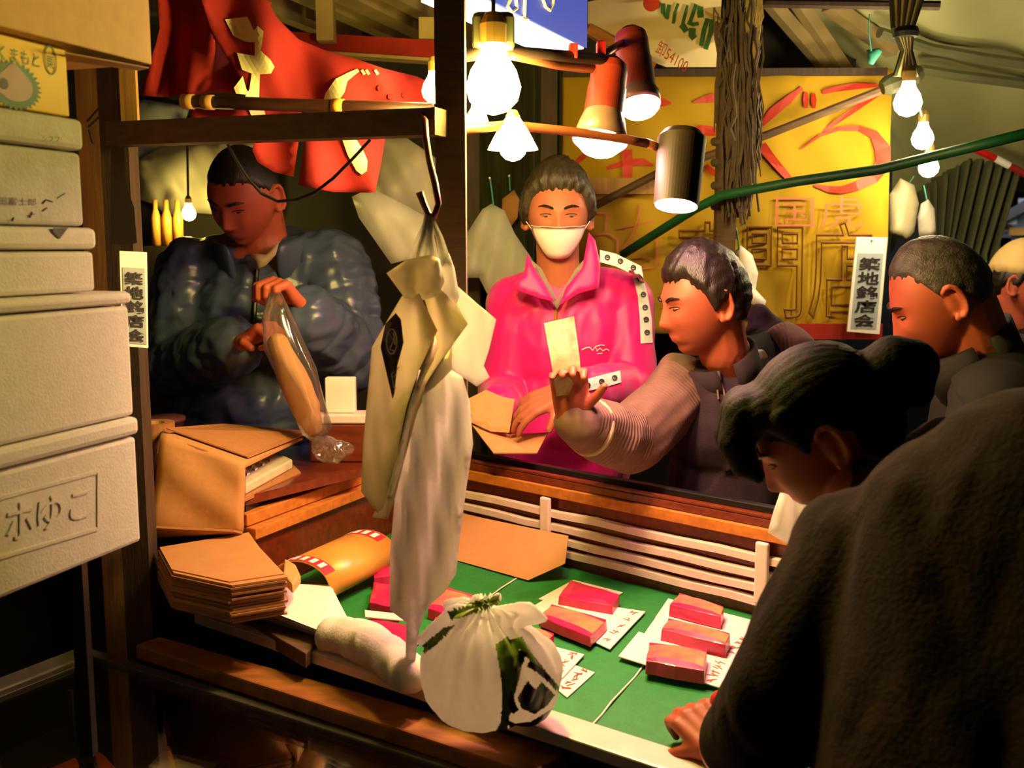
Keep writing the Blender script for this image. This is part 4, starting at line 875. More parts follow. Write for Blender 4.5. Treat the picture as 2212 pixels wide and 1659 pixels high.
b2 = hb([(915,640),(945,618),(988,660),(1011,700),(985,735),(942,800),(902,890),(872,1000),(852,1080),(838,1122),(803,1118),(824,1080),(852,1000),(880,900),(915,820),(948,752)], -.012, .003, 'bag', 'folded beige plastic bag with a sharp bright corner in the middle of the bundle', 1.7, sx=-.0003)
obj('folded_side', pillow(MB(), [(1010,702),(1004,750),(975,800),(940,835),(905,860),(922,825),(955,775),(985,735)], yh(1.7, .002, -.03, .0018, 960), .002, 9, 8), 'bag', b2, smooth=True)
hb([(965,600),(990,620),(1030,655),(1072,690),(1055,760),(1045,790),(1058,815),(1030,835),(1000,815),(960,790),(975,740),(1008,702),(985,660)], .012, .003, 'bag2', 'white plastic bag corner sticking out at the right of the bundle', 3.1, sx=-.0002)
hb([(905,800),(950,780),(1000,815),(1015,870),(1022,960),(1008,1050),(995,1150),(985,1240),(960,1280),(925,1310),(905,1360),(897,1430),(893,1488),(872,1490),(876,1420),(878,1345),(842,1318),(842,1200),(852,1080),(872,980),(885,890)], .014, .012, 'bag2', 'long translucent white plastic bag reaching down to the counter', 4.2, .017, 26)
hb([(835,590),(880,560),(930,550),(950,560),(960,610),(945,640),(915,648),(875,645)], -.03, .018, 'bag', 'gathered tops of beige plastic bags just under the hook', 5.0, .010, 18)
hb([(945,560),(970,548),(982,580),(992,640),(985,665),(950,640)], -.01, .010, 'bag2', 'narrow white bag top beside the gathered beige ones', 2.4)
mb = MB(); rr = random.Random(9)
for k in range(12):
    x = 880+k*8.5; mb.tube([at_y(928+rr.uniform(-6,8), 462, YH), at_y((928+x)/2+rr.uniform(-5,5), 515, YH-.01), at_y(x, 575, YH-.015)], .0035, 5)
obj('bag_handles', mb, 'bag2', kind='stuff', label='bunch of thin plastic bag handles looped on the hook', cat='bag handles')
# ---------------------------------------------------------------- knotted grocery bag
cB = at_y(1048, 1478, 1.44); mb = MB(); zB = GZ+.016
mb.ell((cB.x, cB.y, zB+.088), ((.098,0,0),(0,.085,0),(0,0,.088)), 24, 16); mb.ell((cB.x+.055, cB.y+.01, zB+.075), ((.06,0,0),(0,.06,0),(0,0,.075)), 20, 14)
kn = at_y(1050, 1345, 1.44); mb.cone((cB.x, cB.y, zB+.11), .07, kn, .03, 18); mb.sph(kn, .026)
mb.chain([kn, at_y(1090,1335,1.43), at_y(1140,1322,1.43), at_y(1178,1335,1.43)], [.02,.018,.016,.008]); mb.chain([kn, at_y(985,1340,1.43), at_y(935,1370,1.43), at_y(912,1385,1.44)], [.02,.02,.016,.008])
mb.chain([kn, at_y(1040,1310,1.45), at_y(1072,1292,1.46)], [.02,.015,.006]); mb.chain([kn, at_y(1000,1318,1.45), at_y(965,1310,1.46)], [.018,.014,.008])
GP = [(1070,1392),(1095,1376),(1120,1390),(1128,1440),(1112,1500),(1098,1560),(1090,1608),(1050,1612),(1082,1560),(1085,1480)]
GP2 = [(905,1400),(960,1355),(985,1350),(945,1390),(918,1412)]; GP3 = [(965,1322),(1040,1296),(1080,1284),(1075,1312),(1010,1330),(975,1340)]; NP = [(1110,1420),(1130,1410),(1165,1440),(1200,1470),(1222,1500),(1218,1530),(1180,1570),(1130,1592),(1098,1580),(1100,1540),(1112,1490)]
GP4 = [(1105,1380),(1128,1376),(1140,1400),(1180,1450),(1226,1505),(1222,1520),(1190,1470),(1130,1412)]
NPS = [C7(*q) for q in (((1480,690),(1535,712),(1505,790),(1440,850)), ((1540,905),(1600,970),(1640,915),(1690,960),(1740,1010),(1680,1090),(1590,1150),(1500,1110),(1465,1030),(1500,975)),
       ((1380,1180),(1450,1215),(1560,1205),(1800,1060),(1700,1180),(1560,1275),(1430,1285)), ((1560,760),(1650,820),(1735,920),(1750,985),(1700,925),(1620,855),(1535,800)), ((1420,960),(1450,1060),(1475,1120),(1430,1150),(1400,1080)))]
def bagm(p, n):
    if n.y > .35: return 0
    x, y = topx(p)
    if any(inpoly(x, y, q) for q in NPS): return 2
    return 1 if (inpoly(x, y, GP) or inpoly(x, y, GP2) or inpoly(x, y, GP3) or inpoly(x, y, GP4)) else 0
def bagd(a):
    c = np.array([cB.x, cB.y]); ang = np.arctan2(a[:,1]-c[1], a[:,0]-c[0]); h = np.clip((a[:,2]-zB-.07)/.1, 0, 1)
    return .006*h*np.sin(ang*17)+.004*wob(a, 45, 3)+.0025*np.abs(wob(a, 90, 4))-.001
gb = blob('grocery_bag', mb, .0024, ['bag2', 'lidgreen', 'navyprint'], 'knotted white grocery bag with green leaves and navy print on the counter edge', 'shopping bag', bagd, mfn=bagm)

# ================================================================== LAMPS
def lamp(name, p0, p1, r0, r1, mbody, mskirt, label, rb, E, col, skirt=.3, arm=None, flat=False):
    """shade with its axis from p0 (cap) down to p1 (mouth), lit bulb at the mouth"""
    p0, p1 = V(p0), V(p1); ax = (p1-p0); L = ax.length; d = ax.normalized()
    t = thing(name, p0, label, 'lamp', 'clip lamps over the fish'); s = L*(1-skirt)
    obj('housing', MB().lathe(p0, d, [(-.012, r0*.5), (0, r0*.9), (.012, r0), (s*.45, r0), (s*.46, r0*1.04), (s, r0*1.06)] if not flat else [(0, r0*.75), (.012, r0), (L, r1)], 28), mbody, t, smooth=False) if False else None
    prof = [(-.012, .001), (-.012, r0*.55), (0, r0*.92), (.014, r0), (s*.45, r0), (s*.46, r0*1.05), (s*.5, r0*1.05), (s, r0*1.08)] if not flat else [(-.006, .001), (-.004, r0*.8), (.008, r0), (L*.98, r1)]
    inn = [(s-.002, r0*1.0), (.02, r0*.9), (.02, .001)] if not flat else [(L*.98, r1*.95), (.012, r0*.92), (.012, .001)]
    obj('housing', MB().lathe(p0, d, prof+inn, 48, False), mbody, t, smooth=False)
    if not flat:
        obj('skirt', MB().lathe(p0, d, [(s*.98, r0*1.08), (s+.3*(L-s), r0*1.25), (L, r1), (L, r1*.95), (s+.3*(L-s), r0*1.18), (s*.98, r0*1.0)], 28, False), mskirt, t, smooth=True)
    if flat: obj('reflector', MB().lathe(p0, d, [(L*.985, r1*.945), (L*.985, r1*.99), (L*.975, r1*.99)], 28, False), 'white', t); obj('reflector', MB().lathe(p0, d, [(L*.98, r1*.94), (L*.6, r1*.90)], 28, False), 'white', t)
    m = mat_emit('lamp_light', col, E)
    hb_ = L-.004 if not flat else L*.97
    obj('bulb', MB().lathe(p0, d, [(hb_-.03, rb*.8), (hb_-.01, rb), (hb_+rb*.25, rb*.95), (hb_+rb*.5, rb*.72), (hb_+rb*.66, rb*.4), (hb_+rb*.7, .001)] if not flat else [(hb_-.036, rb*.8), (hb_-.022, rb*.86), (hb_-.014, rb*.7), (hb_-.01, .001)], 20, True), m, t, smooth=True)
    if arm: obj('arm', MB().tube([V(q) for q in arm], .008, 8), 'copper', t, smooth=True)
    return t
lamp('clip_lamp', at_y(1318,142,1.95), at_y(1296,306,1.9), .034, .052, 'lampred', 'lampskirt', 'red reflector lamp with pale skirt, front one of the red pair', .044, E_SPOT, SPOT, .34, [at_y(1318,150,1.95), at_y(1260,148,1.92), at_y(1200,140,1.85), at_y(1100,118,1.76)])
lamp('clip_lamp', at_y(1362,76,2.12), at_y(1382,228,2.06), .034, .042, 'lampred', 'lampskirt', 'red reflector lamp behind the other red one, nearer the banner', .041, E_SPOT, SPOT, .2, [at_y(1350,90,2.12), at_y(1320,108,2.0), at_y(1290,128,1.93)])
lamp('clip_lamp', at_y(1474,292,1.9), at_y(1460,448,1.86), .044, .0405, 'lampblack', 'lampblack', 'black cylindrical lamp shade at the end of the copper arm', .038, E_SPOT*1.15, SPOT, .2, [at_y(1432,322,1.9), at_y(1395,308,1.88)], True)
obj('lamp_arm_pipe', MB().tube([at_y(958,300,1.73), at_y(1000,280,1.76), at_y(1100,270,1.8), at_y(1230,284,1.84), at_y(1360,302,1.87), at_y(1398,310,1.88)], .0085, 10), 'copper', smooth=True, label='horizontal copper pipe from the square post to the black lamp', cat='pipe')
obj('lamp_bar', MB().tube([at_y(996,122,1.73), at_y(1080,110,1.75), at_y(1180,118,1.82), at_y(1300,128,1.92)], .010, 10), 'lampblack', smooth=True, label='dark upper bar carrying the red lamps', cat='bar')
for px, py, YY, lb in ((1238,112,1.87,'left of two'), (1298,106,1.93,'right of two')):
    obj('red_clamp', MB().box(at_y(px, py, YY), (.016, .03, .026)), 'red', label='small red clamp on the upper lamp bar, ' + lb, cat='clamp', group='red clamps on the lamp bar', bevel=.003)
def bulb(name, p, r, label, E, col=BULB, shade=None, group='bare bulbs', cap='brass', seg=20, cord=None):
    p = V(p); t = thing(name, p-V((0,0,r)), label, 'bulb', group); m = mat_emit('bulb_light', col, E)
    obj('globe', MB().lathe(p, (0,0,-1), [(-r*1.5, .001), (-r*1.5, r*.42), (-r*1.1, r*.5), (-r*.6, r*.82), (0, r), (r*.5, r*.87), (r*.85, r*.52), (r, .001)], seg, False), m, t, smooth=True)
    obj('socket', MB().lathe(p, (0,0,1), [(r*1.5, r*.48), (r*2.2, r*.5), (r*2.6, r*.3)], 12), cap, t)
    if shade: obj('shade', MB().lathe(p, (0,0,1), shade, 28, False), 'white', t, smooth=True)
    if cord: obj('cord', MB().tube([V(q) for q in cord], .004, 6), 'wire', t)
    return t
pb = at_y(1066, 188, 1.72)
bulb('hanging_bulb', pb, .045, 'big glaring bare bulb right beside the square post', E_BULB, cord=[pb+V((0,0,.11)), pb+V((0,.02,.2))])
pb = at_y(1108, 318, 1.8)
bulb('hanging_bulb', pb, .024, 'bulb in a small conical white shade below the copper pipe', E_BULB*.9, shade=[(-.004,.044),(.03,.026),(.05,.012),(.05,.010),(.03,.024),(-.004,.042)])
pb = at_y(1030, 262, 1.84); bulb('hanging_bulb', pb, .02, 'small bulb just right of the square post above the copper pipe', E_BULB*.7)
pb = at_y(938, 196, 2.0); bulb('hanging_bulb', pb, .024, 'bulb peeping out left of the square post at the end of the red cloth', E_BULB*.28)
pb = at_y(408, 462, 3.35); bulb('hanging_bulb', pb, .022, 'glowing bulb low behind the shoulder of the man in the puffer jacket', E_BULB*.5, cord=[pb+V((0,0,.05)), pb+V((0,.02,.3)), V((pb.x, 3.66, pb.z+.32))])
# string of bulbs, right
for i, (px, py, YY, r, lb) in enumerate(((1961,222,2.75,.036,'top bulb of the string beside the banner'), (1993,300,2.95,.030,'middle bulb of the string beside the banner'), (2006,362,3.1,.029,'lowest bulb of the string beside the banner'))):
    p = at_y(px, py, YY); bulb('string_bulb', p, r, lb, E_STRING, (1.0,.78,.42), group='string of bulbs on the right', shade=[(r*1.2,r*.6),(r*1.5,r*1.1),(r*.9,r*1.3),(r*.9,r*1.25),(r*1.45,r*1.05),(r*1.2,r*.55)] if False else None)
t = thing('bulb_hanger', at_y(1955, 180, 2.75), 'bundle of straw-coloured bamboo strips and cords from which the bulbs hang', 'hanger')
rr = random.Random(21)
for k in range(9):
    x0 = 1925+k*9; mid_ = 1950+(k-4)*5; obj('strip', MB().tube([at_y(x0, -20, 2.75), at_y(mid_, 60, 2.74), at_y(1958+(k-4)*2, 110, 2.75), at_y(1958+(k-4)*6, 165, 2.76)], .007, 6), 'straw' if k % 2 else 'corr', t)
obj('binding', MB().lathe(at_y(1957, 60, 2.745), (0,0,-1), [(0,.03),(.012,.034),(.024,.03)], 14), 'wire', t)
obj('feed_cord', MB().tube([at_y(1958,110,2.75), at_y(1975,200,2.8), at_y(1994,255,2.95), at_y(2004,330,3.1), at_y(2005,385,3.1)], .004, 6), 'wire', t)
obj('pole_lashing', MB().lathe(at_y(1905,190,3.05), (1,0,.4), [(0,.02),(.02,.03),(.1,.03),(.12,.02)], 10), 'corr', t)
# ================================================================== PEOPLE
from mathutils.bvhtree import BVHTree
import bmesh
def ico(n=5):
    bm = bmesh.new(); bmesh.ops.create_icosphere(bm, subdivisions=n, radius=1); v = np.array([tuple(x.co) for x in bm.verts]); f = [tuple(q.index for q in p.verts) for p in bm.faces]; bm.free(); return v, f
IV, IF = ico(5)
def hshape(d, feat=True, sx=1.0):
    """head surface for unit directions d: x to the side, y to the face, z up; metres, 0.23 tall"""
    x, y, z = d[:,0], d[:,1], d[:,2]; p = np.stack([x*.076, y*.095, z*.116], 1); t = np.clip(-z, 0, 1); up_ = np.clip(z, 0, 1)
    p[:,0] *= 1-.26*t**1.6; p[:,0] *= 1+.05*np.exp(-((z-.25)/.3)**2)
    bk_ = np.clip(-y, 0, 1); p[:,1] += bk_*t*.035 + .020*t**2; p[:,1] -= .012*up_*np.clip(y, 0, 1)
    p[:,1] *= 1-.05*np.exp(-(x/.35)**2)*(y > 0)
    if feat:
        X, Z = p[:,0], p[:,2]; fr = np.clip(y*2.5, 0, 1); A = np.abs(X)
        g = lambda a, s: np.exp(-(a/s)**2)
        nz = np.interp(Z, [-.056,-.047,-.040,-.033,-.012,.008,.02], [0,.006,.018,.024,.012,.004,0]); nw = np.interp(Z, [-.05,-.036,0,.02], [.015,.014,.009,.009])
        add = nz*g(X, nw) - .010*g(A-.031, .016)*g(Z-.003, .011) + .0045*g(A-.03, .024)*g(Z-.021, .008) + .005*g(A-.043, .02)*g(Z+.028, .02)
        add = add + .0065*g(X, .023)*(g(Z+.062, .0055)+g(Z+.072, .006)) - .003*g(X, .03)*g(Z+.067, .0025) - .004*g(X, .03)*g(Z+.082, .006) + .007*g(X, .022)*g(Z+.100, .014) + .003*g(A-.031, .012)*g(Z-.002, .007)
        p[:,1] += add*fr
    p[:,0] *= sx; return p
class Head:
    def __init__(s, c, f, up_=(0,0,1), sc=1.0):
        s.c = V(c); s.f = V(f).normalized(); s.r = s.f.cross(V(up_)).normalized(); s.u = s.r.cross(s.f); s.sc = sc
    def W(s, x, y, z): return s.c + (s.r*x + s.f*y + s.u*z)*s.sc
    def arr(s, p): return np.array(s.c)[None] + s.sc*(p[:,:1]*np.array(s.r)+p[:,1:2]*np.array(s.f)+p[:,2:3]*np.array(s.u))
    def loc(s, a): q = (a-np.array(s.c))/s.sc; return np.stack([q@np.array(s.r), q@np.array(s.f), q@np.array(s.u)], 1)
    def surf(s, x, z, lift=0):
        P = HP; d = (P[:,0]-x)**2+(P[:,2]-z)**2+(P[:,1] < 0)*1; i = int(np.argmin(d)); return s.W(x, P[i,1]+lift, z)
    def add(s, mb):
        mb.add([tuple(q) for q in s.arr(HP)], IF)
        for k in (-1, 1):      # ears: rim, bowl and lobe
            n = 14
            pts = [s.W(k*(.079+.010*math.cos(g)*0+.006), -.012-.016*math.cos(g)+.0*g, -.008+.030*math.sin(g)) for g in [math.pi*(-.62+1.5*j/n) for j in range(n+1)]]
            pts = [s.W(k*(.080+.010*max(0, math.cos(g+.3*0))*0+.009*(1 if math.cos(g) < 0 else .3)), -.010+.017*math.cos(g), -.006+.031*math.sin(g)) for g in [math.pi*(.28+1.34*j/n) for j in range(n+1)]]
            mb.chain(pts, [.0055*s.sc]*(n+1), 8); mb.ell(s.W(k*.078, -.010, -.008), [s.r*.006*s.sc, s.f*.014*s.sc, s.u*.026*s.sc], 12, 8); mb.sph(s.W(k*.082, -.003, -.036), .008*s.sc, 8, 6)
HP = hshape(IV)
def neck(mb, H, nb, r=.056): 
    a = H.W(0, -.028, -.045); b = H.W(0, -.022, -.10).lerp(V(nb), .25); mb.chain([a, b, V(nb)], [r*H.sc*1.02, r*H.sc, r*1.08])
def hand(mb, w, fd, pn, thumb, curl=(.5,.5,.55,.6), tc=.5, sc=1.0, spread=.05, tb=(.55,.75,.25)):
    """palm and five fingers; fd from wrist to fingers, pn out of the palm, thumb +1/-1 picks the thumb's side"""
    w = V(w); fd = V(fd).normalized(); pn = (V(pn)-fd*V(pn).dot(fd)).normalized(); la = fd.cross(pn).normalized()*thumb
    for k in range(4):
        b = w+la*(.020-.0125*k)*sc; kn = w+fd*(.088-.004*abs(k-1))*sc+la*(.031-.0195*k)*sc
        mb.chain([b, b.lerp(kn, .5)+pn*.003*sc, kn], [.015*sc, .0145*sc, .0115*sc], 10)
        L = (.072, .080, .074, .058)[k]*sc; a = 0; p = kn; pts = [kn]; rs = [.0105*sc]
        dirf = (fd+la*spread*(1.5-k)).normalized()
        for j, fr in enumerate((.46, .30, .24)):
            a += curl[k]*(.9, 1.1, .8)[j]; d = dirf*math.cos(a)+pn*math.sin(a); p = p+d*L*fr; pts.append(p); rs.append((.0092, .0085, .0072)[j]*sc)
        mb.chain(pts, rs, 10)
    mb.chain([w+la*.012*sc, w+fd*.03*sc+la*.028*sc+pn*.006*sc], [.016*sc, .0165*sc], 10)
    b = w+fd*.034*sc+la*.030*sc+pn*.008*sc; d = (fd*tb[0]+la*tb[1]+pn*tb[2]).normalized(); p1 = b+d*.034*sc; d2 = (d*(1-tc*.5)+pn*tc*.6-la*tc*.3+fd*.2).normalized(); p2 = p1+d2*.028*sc
    mb.chain([b, p1, p2], [.014*sc, .0105*sc, .0082*sc], 10)
def finish_body(root, mb, H, skin, lips=True, vox=.0038):
    me = remesh(mb, vox, 3, .45); a, _ = arr(me); mo = mesh_obj('body', me, [skin, 'lips', 'mouthdark'], root)
    L = H.loc(a); P = np.zeros(len(me.polygons), dtype=np.int32)
    if lips:
        cen = np.empty(len(me.polygons)*3); me.polygons.foreach_get('center', cen); cen = cen.reshape(-1,3)+np.array(BASE[root.name]); l = H.loc(cen)
        on = (l[:,1] > .05) & (np.abs(l[:,0]) < .024) & (l[:,2] < -.0575+.0*l[:,0]) & (l[:,2] > -.078+np.abs(l[:,0])*.45) & (l[:,2] < -.0560-np.abs(l[:,0])*.18)
        P[on] = 1; me.polygons.foreach_set('material_index', P)
    return mo
def hair_cap(root, H, lim, th, m, name='hair', streak=.0035, top=.0, seed=0, fn=None):
    """hair as a closed shell: lim maps azimuth (0 = face, 180 = nape) to the lowest height covered"""
    d = IV; az = np.degrees(np.arctan2(np.abs(d[:,0]), d[:,1])); zl = np.interp(az, [q[0] for q in lim], [q[1] for q in lim])
    zl = zl + .022*np.sin(d[:,0]*24+seed)+.012*np.sin(d[:,0]*57+d[:,1]*20)
    k = np.clip((d[:,2]-zl)/.16, 0, 1); k = k*k*(3-2*k); base_ = hshape(IV, False); n = base_/np.linalg.norm(base_, axis=1)[:,None]
    ang = np.arctan2(d[:,0], d[:,1]+.3); st_ = np.sin(ang*38+d[:,2]*7+2*np.sin(ang*9))*.6+np.sin(ang*71+d[:,2]*11)*.4
    t = np.where(k > .01, k*(th+top*np.clip(d[:,2], 0, 1)**2)+.001, -.014) + streak*st_*k
    if fn is not None: t = t+fn(d)*k
    b2 = base_*.985; P = b2+n*t[:,None]
    mb = MB().add([tuple(q) for q in H.arr(P)], IF); return obj(name, mb, m, root, smooth=True)
def face(root, H, eye=.6, brow=True, gaze=(0,-.3), sides=(-1,1), lid=True):
    for k in sides:
        c = H.surf(k*.031, .002, -.0055); s = H.sc
        e = obj('eye', MB().ell(c, [H.r*.0135*s, H.f*.008*s, H.u*.0065*eye*s], 14, 8), 'eyewhite', root, smooth=True)
        obj('iris', MB().ell(c+H.f*.004*s+H.r*gaze[0]*.01*s+H.u*gaze[1]*.006*s, [H.r*.0055*s, H.f*.006*s, H.u*.0058*eye*s], 10, 8), 'mouthdark', e, smooth=True)
        pts = [H.surf(k*(.017+.029*j/8), .003+.0055*eye*math.sin(math.pi*(.1+.85*j/8)), .002) for j in range(9)]
        obj('eyelid', MB().tube(pts, [.0006]+[.0011*s]*7+[.0006], 6), 'mouthdark', root)
        if brow:
            pts = [H.surf(k*(.013+.037*j/8), .0185+.0065*math.sin(math.pi*j/8*.8), .0012) for j in range(9)]
            obj('eyebrow', MB().tube(pts, [.002*s]+[.0036*s]*5+[.0028*s,.002*s,.001*s], 6), 'hair', root)
def wear(root, name, mb, m, vox=.007, disp=None, smooth=5, attr=None):
    me = remesh(mb, vox, smooth); a, n = arr(me)
    if disp is not None: a = a+n*disp(a, n)[:,None]; setv(me, a)
    a0 = a.copy(); o = mesh_obj(name, me, m, root)
    if attr is not None:
        at_ = me.attributes.new('rib', 'FLOAT', 'POINT'); at_.data.foreach_set('value', attr(a0).astype(np.float32))
    bv = BVHTree.FromPolygons([tuple(q) for q in a0], [tuple(p.vertices) for p in me.polygons])
    return o, bv
def hitY(bv, lift=.003, dflt=2.5):
    def f(px, py):
        d = ray(px, py).normalized(); h = bv.ray_cast(ORI, d)
        return (h[0].y if h[0] is not None else dflt)-lift
    return f
def axis_t(a, segs):
    """distance along the nearest bone of a chain, with its start offset"""
    best = np.full(len(a), 1e9); T = np.zeros(len(a)); I = np.zeros(len(a), int); off = 0
    for i, (p, q) in enumerate(segs):
        p, q = np.array(p), np.array(q); d = q-p; L = np.linalg.norm(d); t = np.clip(((a-p)@d)/L**2, 0, 1); r = np.linalg.norm(a-(p+t[:,None]*d), axis=1)
        m = r < best; best[m] = r[m]; T[m] = t[m]*L+off; I[m] = i; off += L
    return T, I, best
def folds(s, f=(14, 33), amp=(.010, .005), ax=(1,1,.6)):
    return lambda a, n: amp[0]*np.abs(wob(a, f[0], s, ax))**.8*np.sign(wob(a, f[0]*.7, s+1))+amp[1]*wob(a, f[1], s+2, ax)
def legs(root, hip, m='trousers', w=.1, r=.085):
    hip = V(hip); mb = MB()
    for k in (-1, 1): mb.chain([hip+V((k*w*.8, 0, 0)), V((hip.x+k*w, hip.y-.01, hip.z*.52)), V((hip.x+k*w, hip.y, .09))], [r*1.15, r*.85, r*.7])
    mb.ell(hip, [(.17,0,0),(0,.12,0),(0,0,.1)]); wear(root, 'trousers', mb, m, .012, None, 3)
    for k in (-1, 1): obj('shoe', MB().ell((hip.x+k*w, hip.y-.05, .045), [(.048,0,0),(0,.13,0),(0,0,.045)], 14, 8), 'black', root, smooth=True)
def person(base, label): return thing('person', base, label, 'person')
def ring(mb, c, ax, rx, ry, h, th, n=28, lean=0, gap=0):
    """standing collar band round axis ax"""
    ax = V(ax).normalized(); x = V((1,0,0)); x = (x-ax*x.dot(ax)).normalized(); y = ax.cross(x); c = V(c)
    vs = []; fs = []; m = n
    for j in range(n):
        g = -math.pi/2+gap+(2*math.pi-2*gap)*j/(n-1) if gap else 2*math.pi*j/n
        for r_, z in ((1, 0), (1+lean, h), (1+lean-th/rx, h), (1-th/rx, 0)):
            vs.append(c+x*(rx*r_*math.cos(g))+y*(ry*r_*math.sin(g))+ax*z)
    for j in range(n-1 if gap else n):
        o, e = j*4, ((j+1) % n)*4; fs += [(o+q, e+q, e+(q+1) % 4, o+(q+1) % 4) for q in range(4)]
    if gap: fs += [(0,1,2,3), tuple((n-1)*4+q for q in (3,2,1,0))]
    return mb.add(vs, fs)

# ---------------------------------------------------------------- masked man in pink
Y0 = 2.62
H = Head(at_y(1205, 462, Y0), (-.02, -1, -.10)); nb = at_y(1207, 612, Y0+.05)
sR, sL = at_y(1118, 662, Y0+.08), at_y(1345, 655, Y0+.08); eR, wR = at_y(1090, 850, Y0+.05), at_y(1070, 885, Y0-.16)
eL, wL = at_y(1365, 838, Y0+.0), at_y(1222, 842, Y0-.24); hip = at_y(1225, 1060, Y0+.08)
root = person((hip.x, hip.y, 0), 'man in a hot pink track jacket and white face mask folding brown paper')
mb = MB(); H.add(mb); neck(mb, H, nb)
mb.ell(at_y(1228, 740, Y0+.09), [(.16,0,0),(0,.10,0),(0,0,.18)]); mb.ell(at_y(1225, 930, Y0+.09), [(.15,0,0),(0,.10,0),(0,0,.2)]); mb.chain([sR, nb, sL], [.05,.06,.05])
mb.chain([sR, eR, wR], [.05,.038,.028]); mb.chain([sL, eL, wL], [.05,.038,.028])
hand(mb, wL, at_y(1105, 893, Y0-.24)-wL, (-.1, .5, -.85), 1, (.30,.32,.34,.36), .4, 1.0, .10); hand(mb, wR, at_y(1020, 900, Y0-.18)-wR, (.3, .3, .9), 1, (.5,.5,.5,.5), .4)
finish_body(root, mb, H, 'skin', False)
hair_cap(root, H, [(0,.52),(35,.50),(55,.40),(70,.02),(88,-.28),(100,.02),(115,-.30),(150,-.62),(180,-.66)], .018, 'hairtop', top=.012, streak=.005)
face(root, H, .55, True, (0,-.4))
d = []; 
for j in range(11):
    for i in range(17):
        azv = math.radians(-62+124*i/16); el = math.radians(-70+66*j/10); d.append((math.sin(azv)*math.cos(el), math.cos(azv)*math.cos(el), math.sin(el)))
dd = np.array(d); ms = hshape(dd, False); xx = ms[:,0]; ms[:,1] += .012+.012*np.exp(-(xx/.02)**2)*np.interp(ms[:,2], [-.09,-.03,0], [0.2,.9,1]); ms[:,0] *= 1.05; ms[:,2] = np.clip(ms[:,2], -.106, -.024-.10*0); ms[:,1] += .002*np.sin(ms[:,2]*260)
Wd = 17; fs = [(j*Wd+i, j*Wd+i+1, (j+1)*Wd+i+1, (j+1)*Wd+i) for j in range(10) for i in range(16)]
o = obj('face_mask', MB().add([tuple(q) for q in H.arr(ms)], fs), 'maskwhite', root, smooth=True); mo = o.modifiers.new('thick', 'SOLIDIFY'); mo.thickness = .0015
for k in (-1, 1): obj('ear_loop', MB().tube([H.W(k*.066, .045, -.035), H.W(k*.079, .015, -.020), H.W(k*.086, -.012, -.012)], .0012, 6), 'maskwhite', o)
mb = MB(); mb.ell(at_y(1228, 740, Y0+.09), [(.195,0,0),(0,.135,0),(0,0,.20)]); mb.ell(at_y(1225, 930, Y0+.08), [(.195,0,0),(0,.14,0),(0,0,.26)]); mb.chain([sR, nb+V((0,.02,-.03)), sL], [.08,.085,.08])
mb.chain([sR, eR, wR.lerp(eR, .25)], [.078,.066,.05]); mb.chain([sL, eL, wL.lerp(eL, .22)], [.078,.066,.052])
_, bv = wear(root, 'jacket', mb, 'pink', .007, lambda a, n: .008*wob(a, 14, 1, (1.2,1,.35))+.006*ridge(a, 22, 2, (1,1,.45))+.0025*ridge(a, 55, 3, (1,1,.6)))
yj = hitY(bv, .004, Y0-.1)
st_ = obj('sleeve_stripe', pillow(MB(), [(1296,540),(1330,548),(1385,575),(1390,600),(1400,640),(1408,690),(1410,740),(1384,742),(1382,690),(1378,640),(1366,592),(1330,575),(1296,566)], yj, .001, 9, 0), 'white', root)
st2 = obj('cuff_stripe', pillow(MB(), [(1256,822),(1300,810),(1340,800),(1342,826),(1300,838),(1262,846)], yj, .001, 9, 0), 'white', root)
yj2 = hitY(bv, .008, Y0-.1)
for (x, y), pr in [((1312,556),st_),((1340,564),st_),((1368,578),st_),((1382,602),st_),((1390,636),st_),((1394,664),st_),((1396,690),st_),((1398,718),st_),((1270,832),st2),((1300,824),st2),((1328,816),st2)]:
    mb = MB(); stroke(mb, [(x+5*math.sin(k*2*math.pi/8), y+5*math.cos(k*2*math.pi/8)) for k in range(9)], 2.6, yj2, .001); stroke(mb, [(x-2,y),(x+3,y-1)], 2.5, yj2, .001); obj('emblem', mb, 'black_ink', pr, kind='stuff')
mb = MB(); stroke(mb, [(1256,756),(1266,751),(1274,750),(1280,757),(1286,749),(1290,758),(1296,752),(1302,758),(1310,754),(1316,757)], 2.4, yj, .001); stroke(mb, [(1286,749),(1298,745),(1306,746)], 2, yj, .001); stroke(mb, [(1290,764),(1302,763)], 2, yj, .001); obj('chest_script', mb, 'paper', root, kind='stuff')
yc = lambda a, b: min(yj(a, b), Y0-.03)-.006
obj('collar_flap', pillow(MB(), [(1139,546),(1150,572),(1176,612),(1198,652),(1165,644),(1118,628),(1112,612),(1132,588)], lambda a, b: Y0-.055-(b-560)*.0003, .006, 10, 8), 'pink', root, smooth=True)
obj('collar_flap', pillow(MB(), [(1272,502),(1286,520),(1297,570),(1294,622),(1250,634),(1208,660),(1222,622),(1258,578)], lambda a, b: Y0-.055-(b-560)*.0003, .006, 10, 8), 'pink', root, smooth=True)
obj('inner_shirt', pillow(MB(), [(1146,560),(1170,580),(1204,650),(1240,585),(1262,560),(1254,590),(1220,640),(1204,668),(1190,650),(1160,600)], Y0-.045, .005, 9, 6), 'shirtgrey', root)
obj('zipper', MB().tube([at_y(1202, 652, yj(1202,652)), at_y(1201, 675, yj(1201,675)), at_y(1200, 692, yj(1200,692))], .0045, 8), 'zipper', root)
legs(root, (hip.x, hip.y, .92))
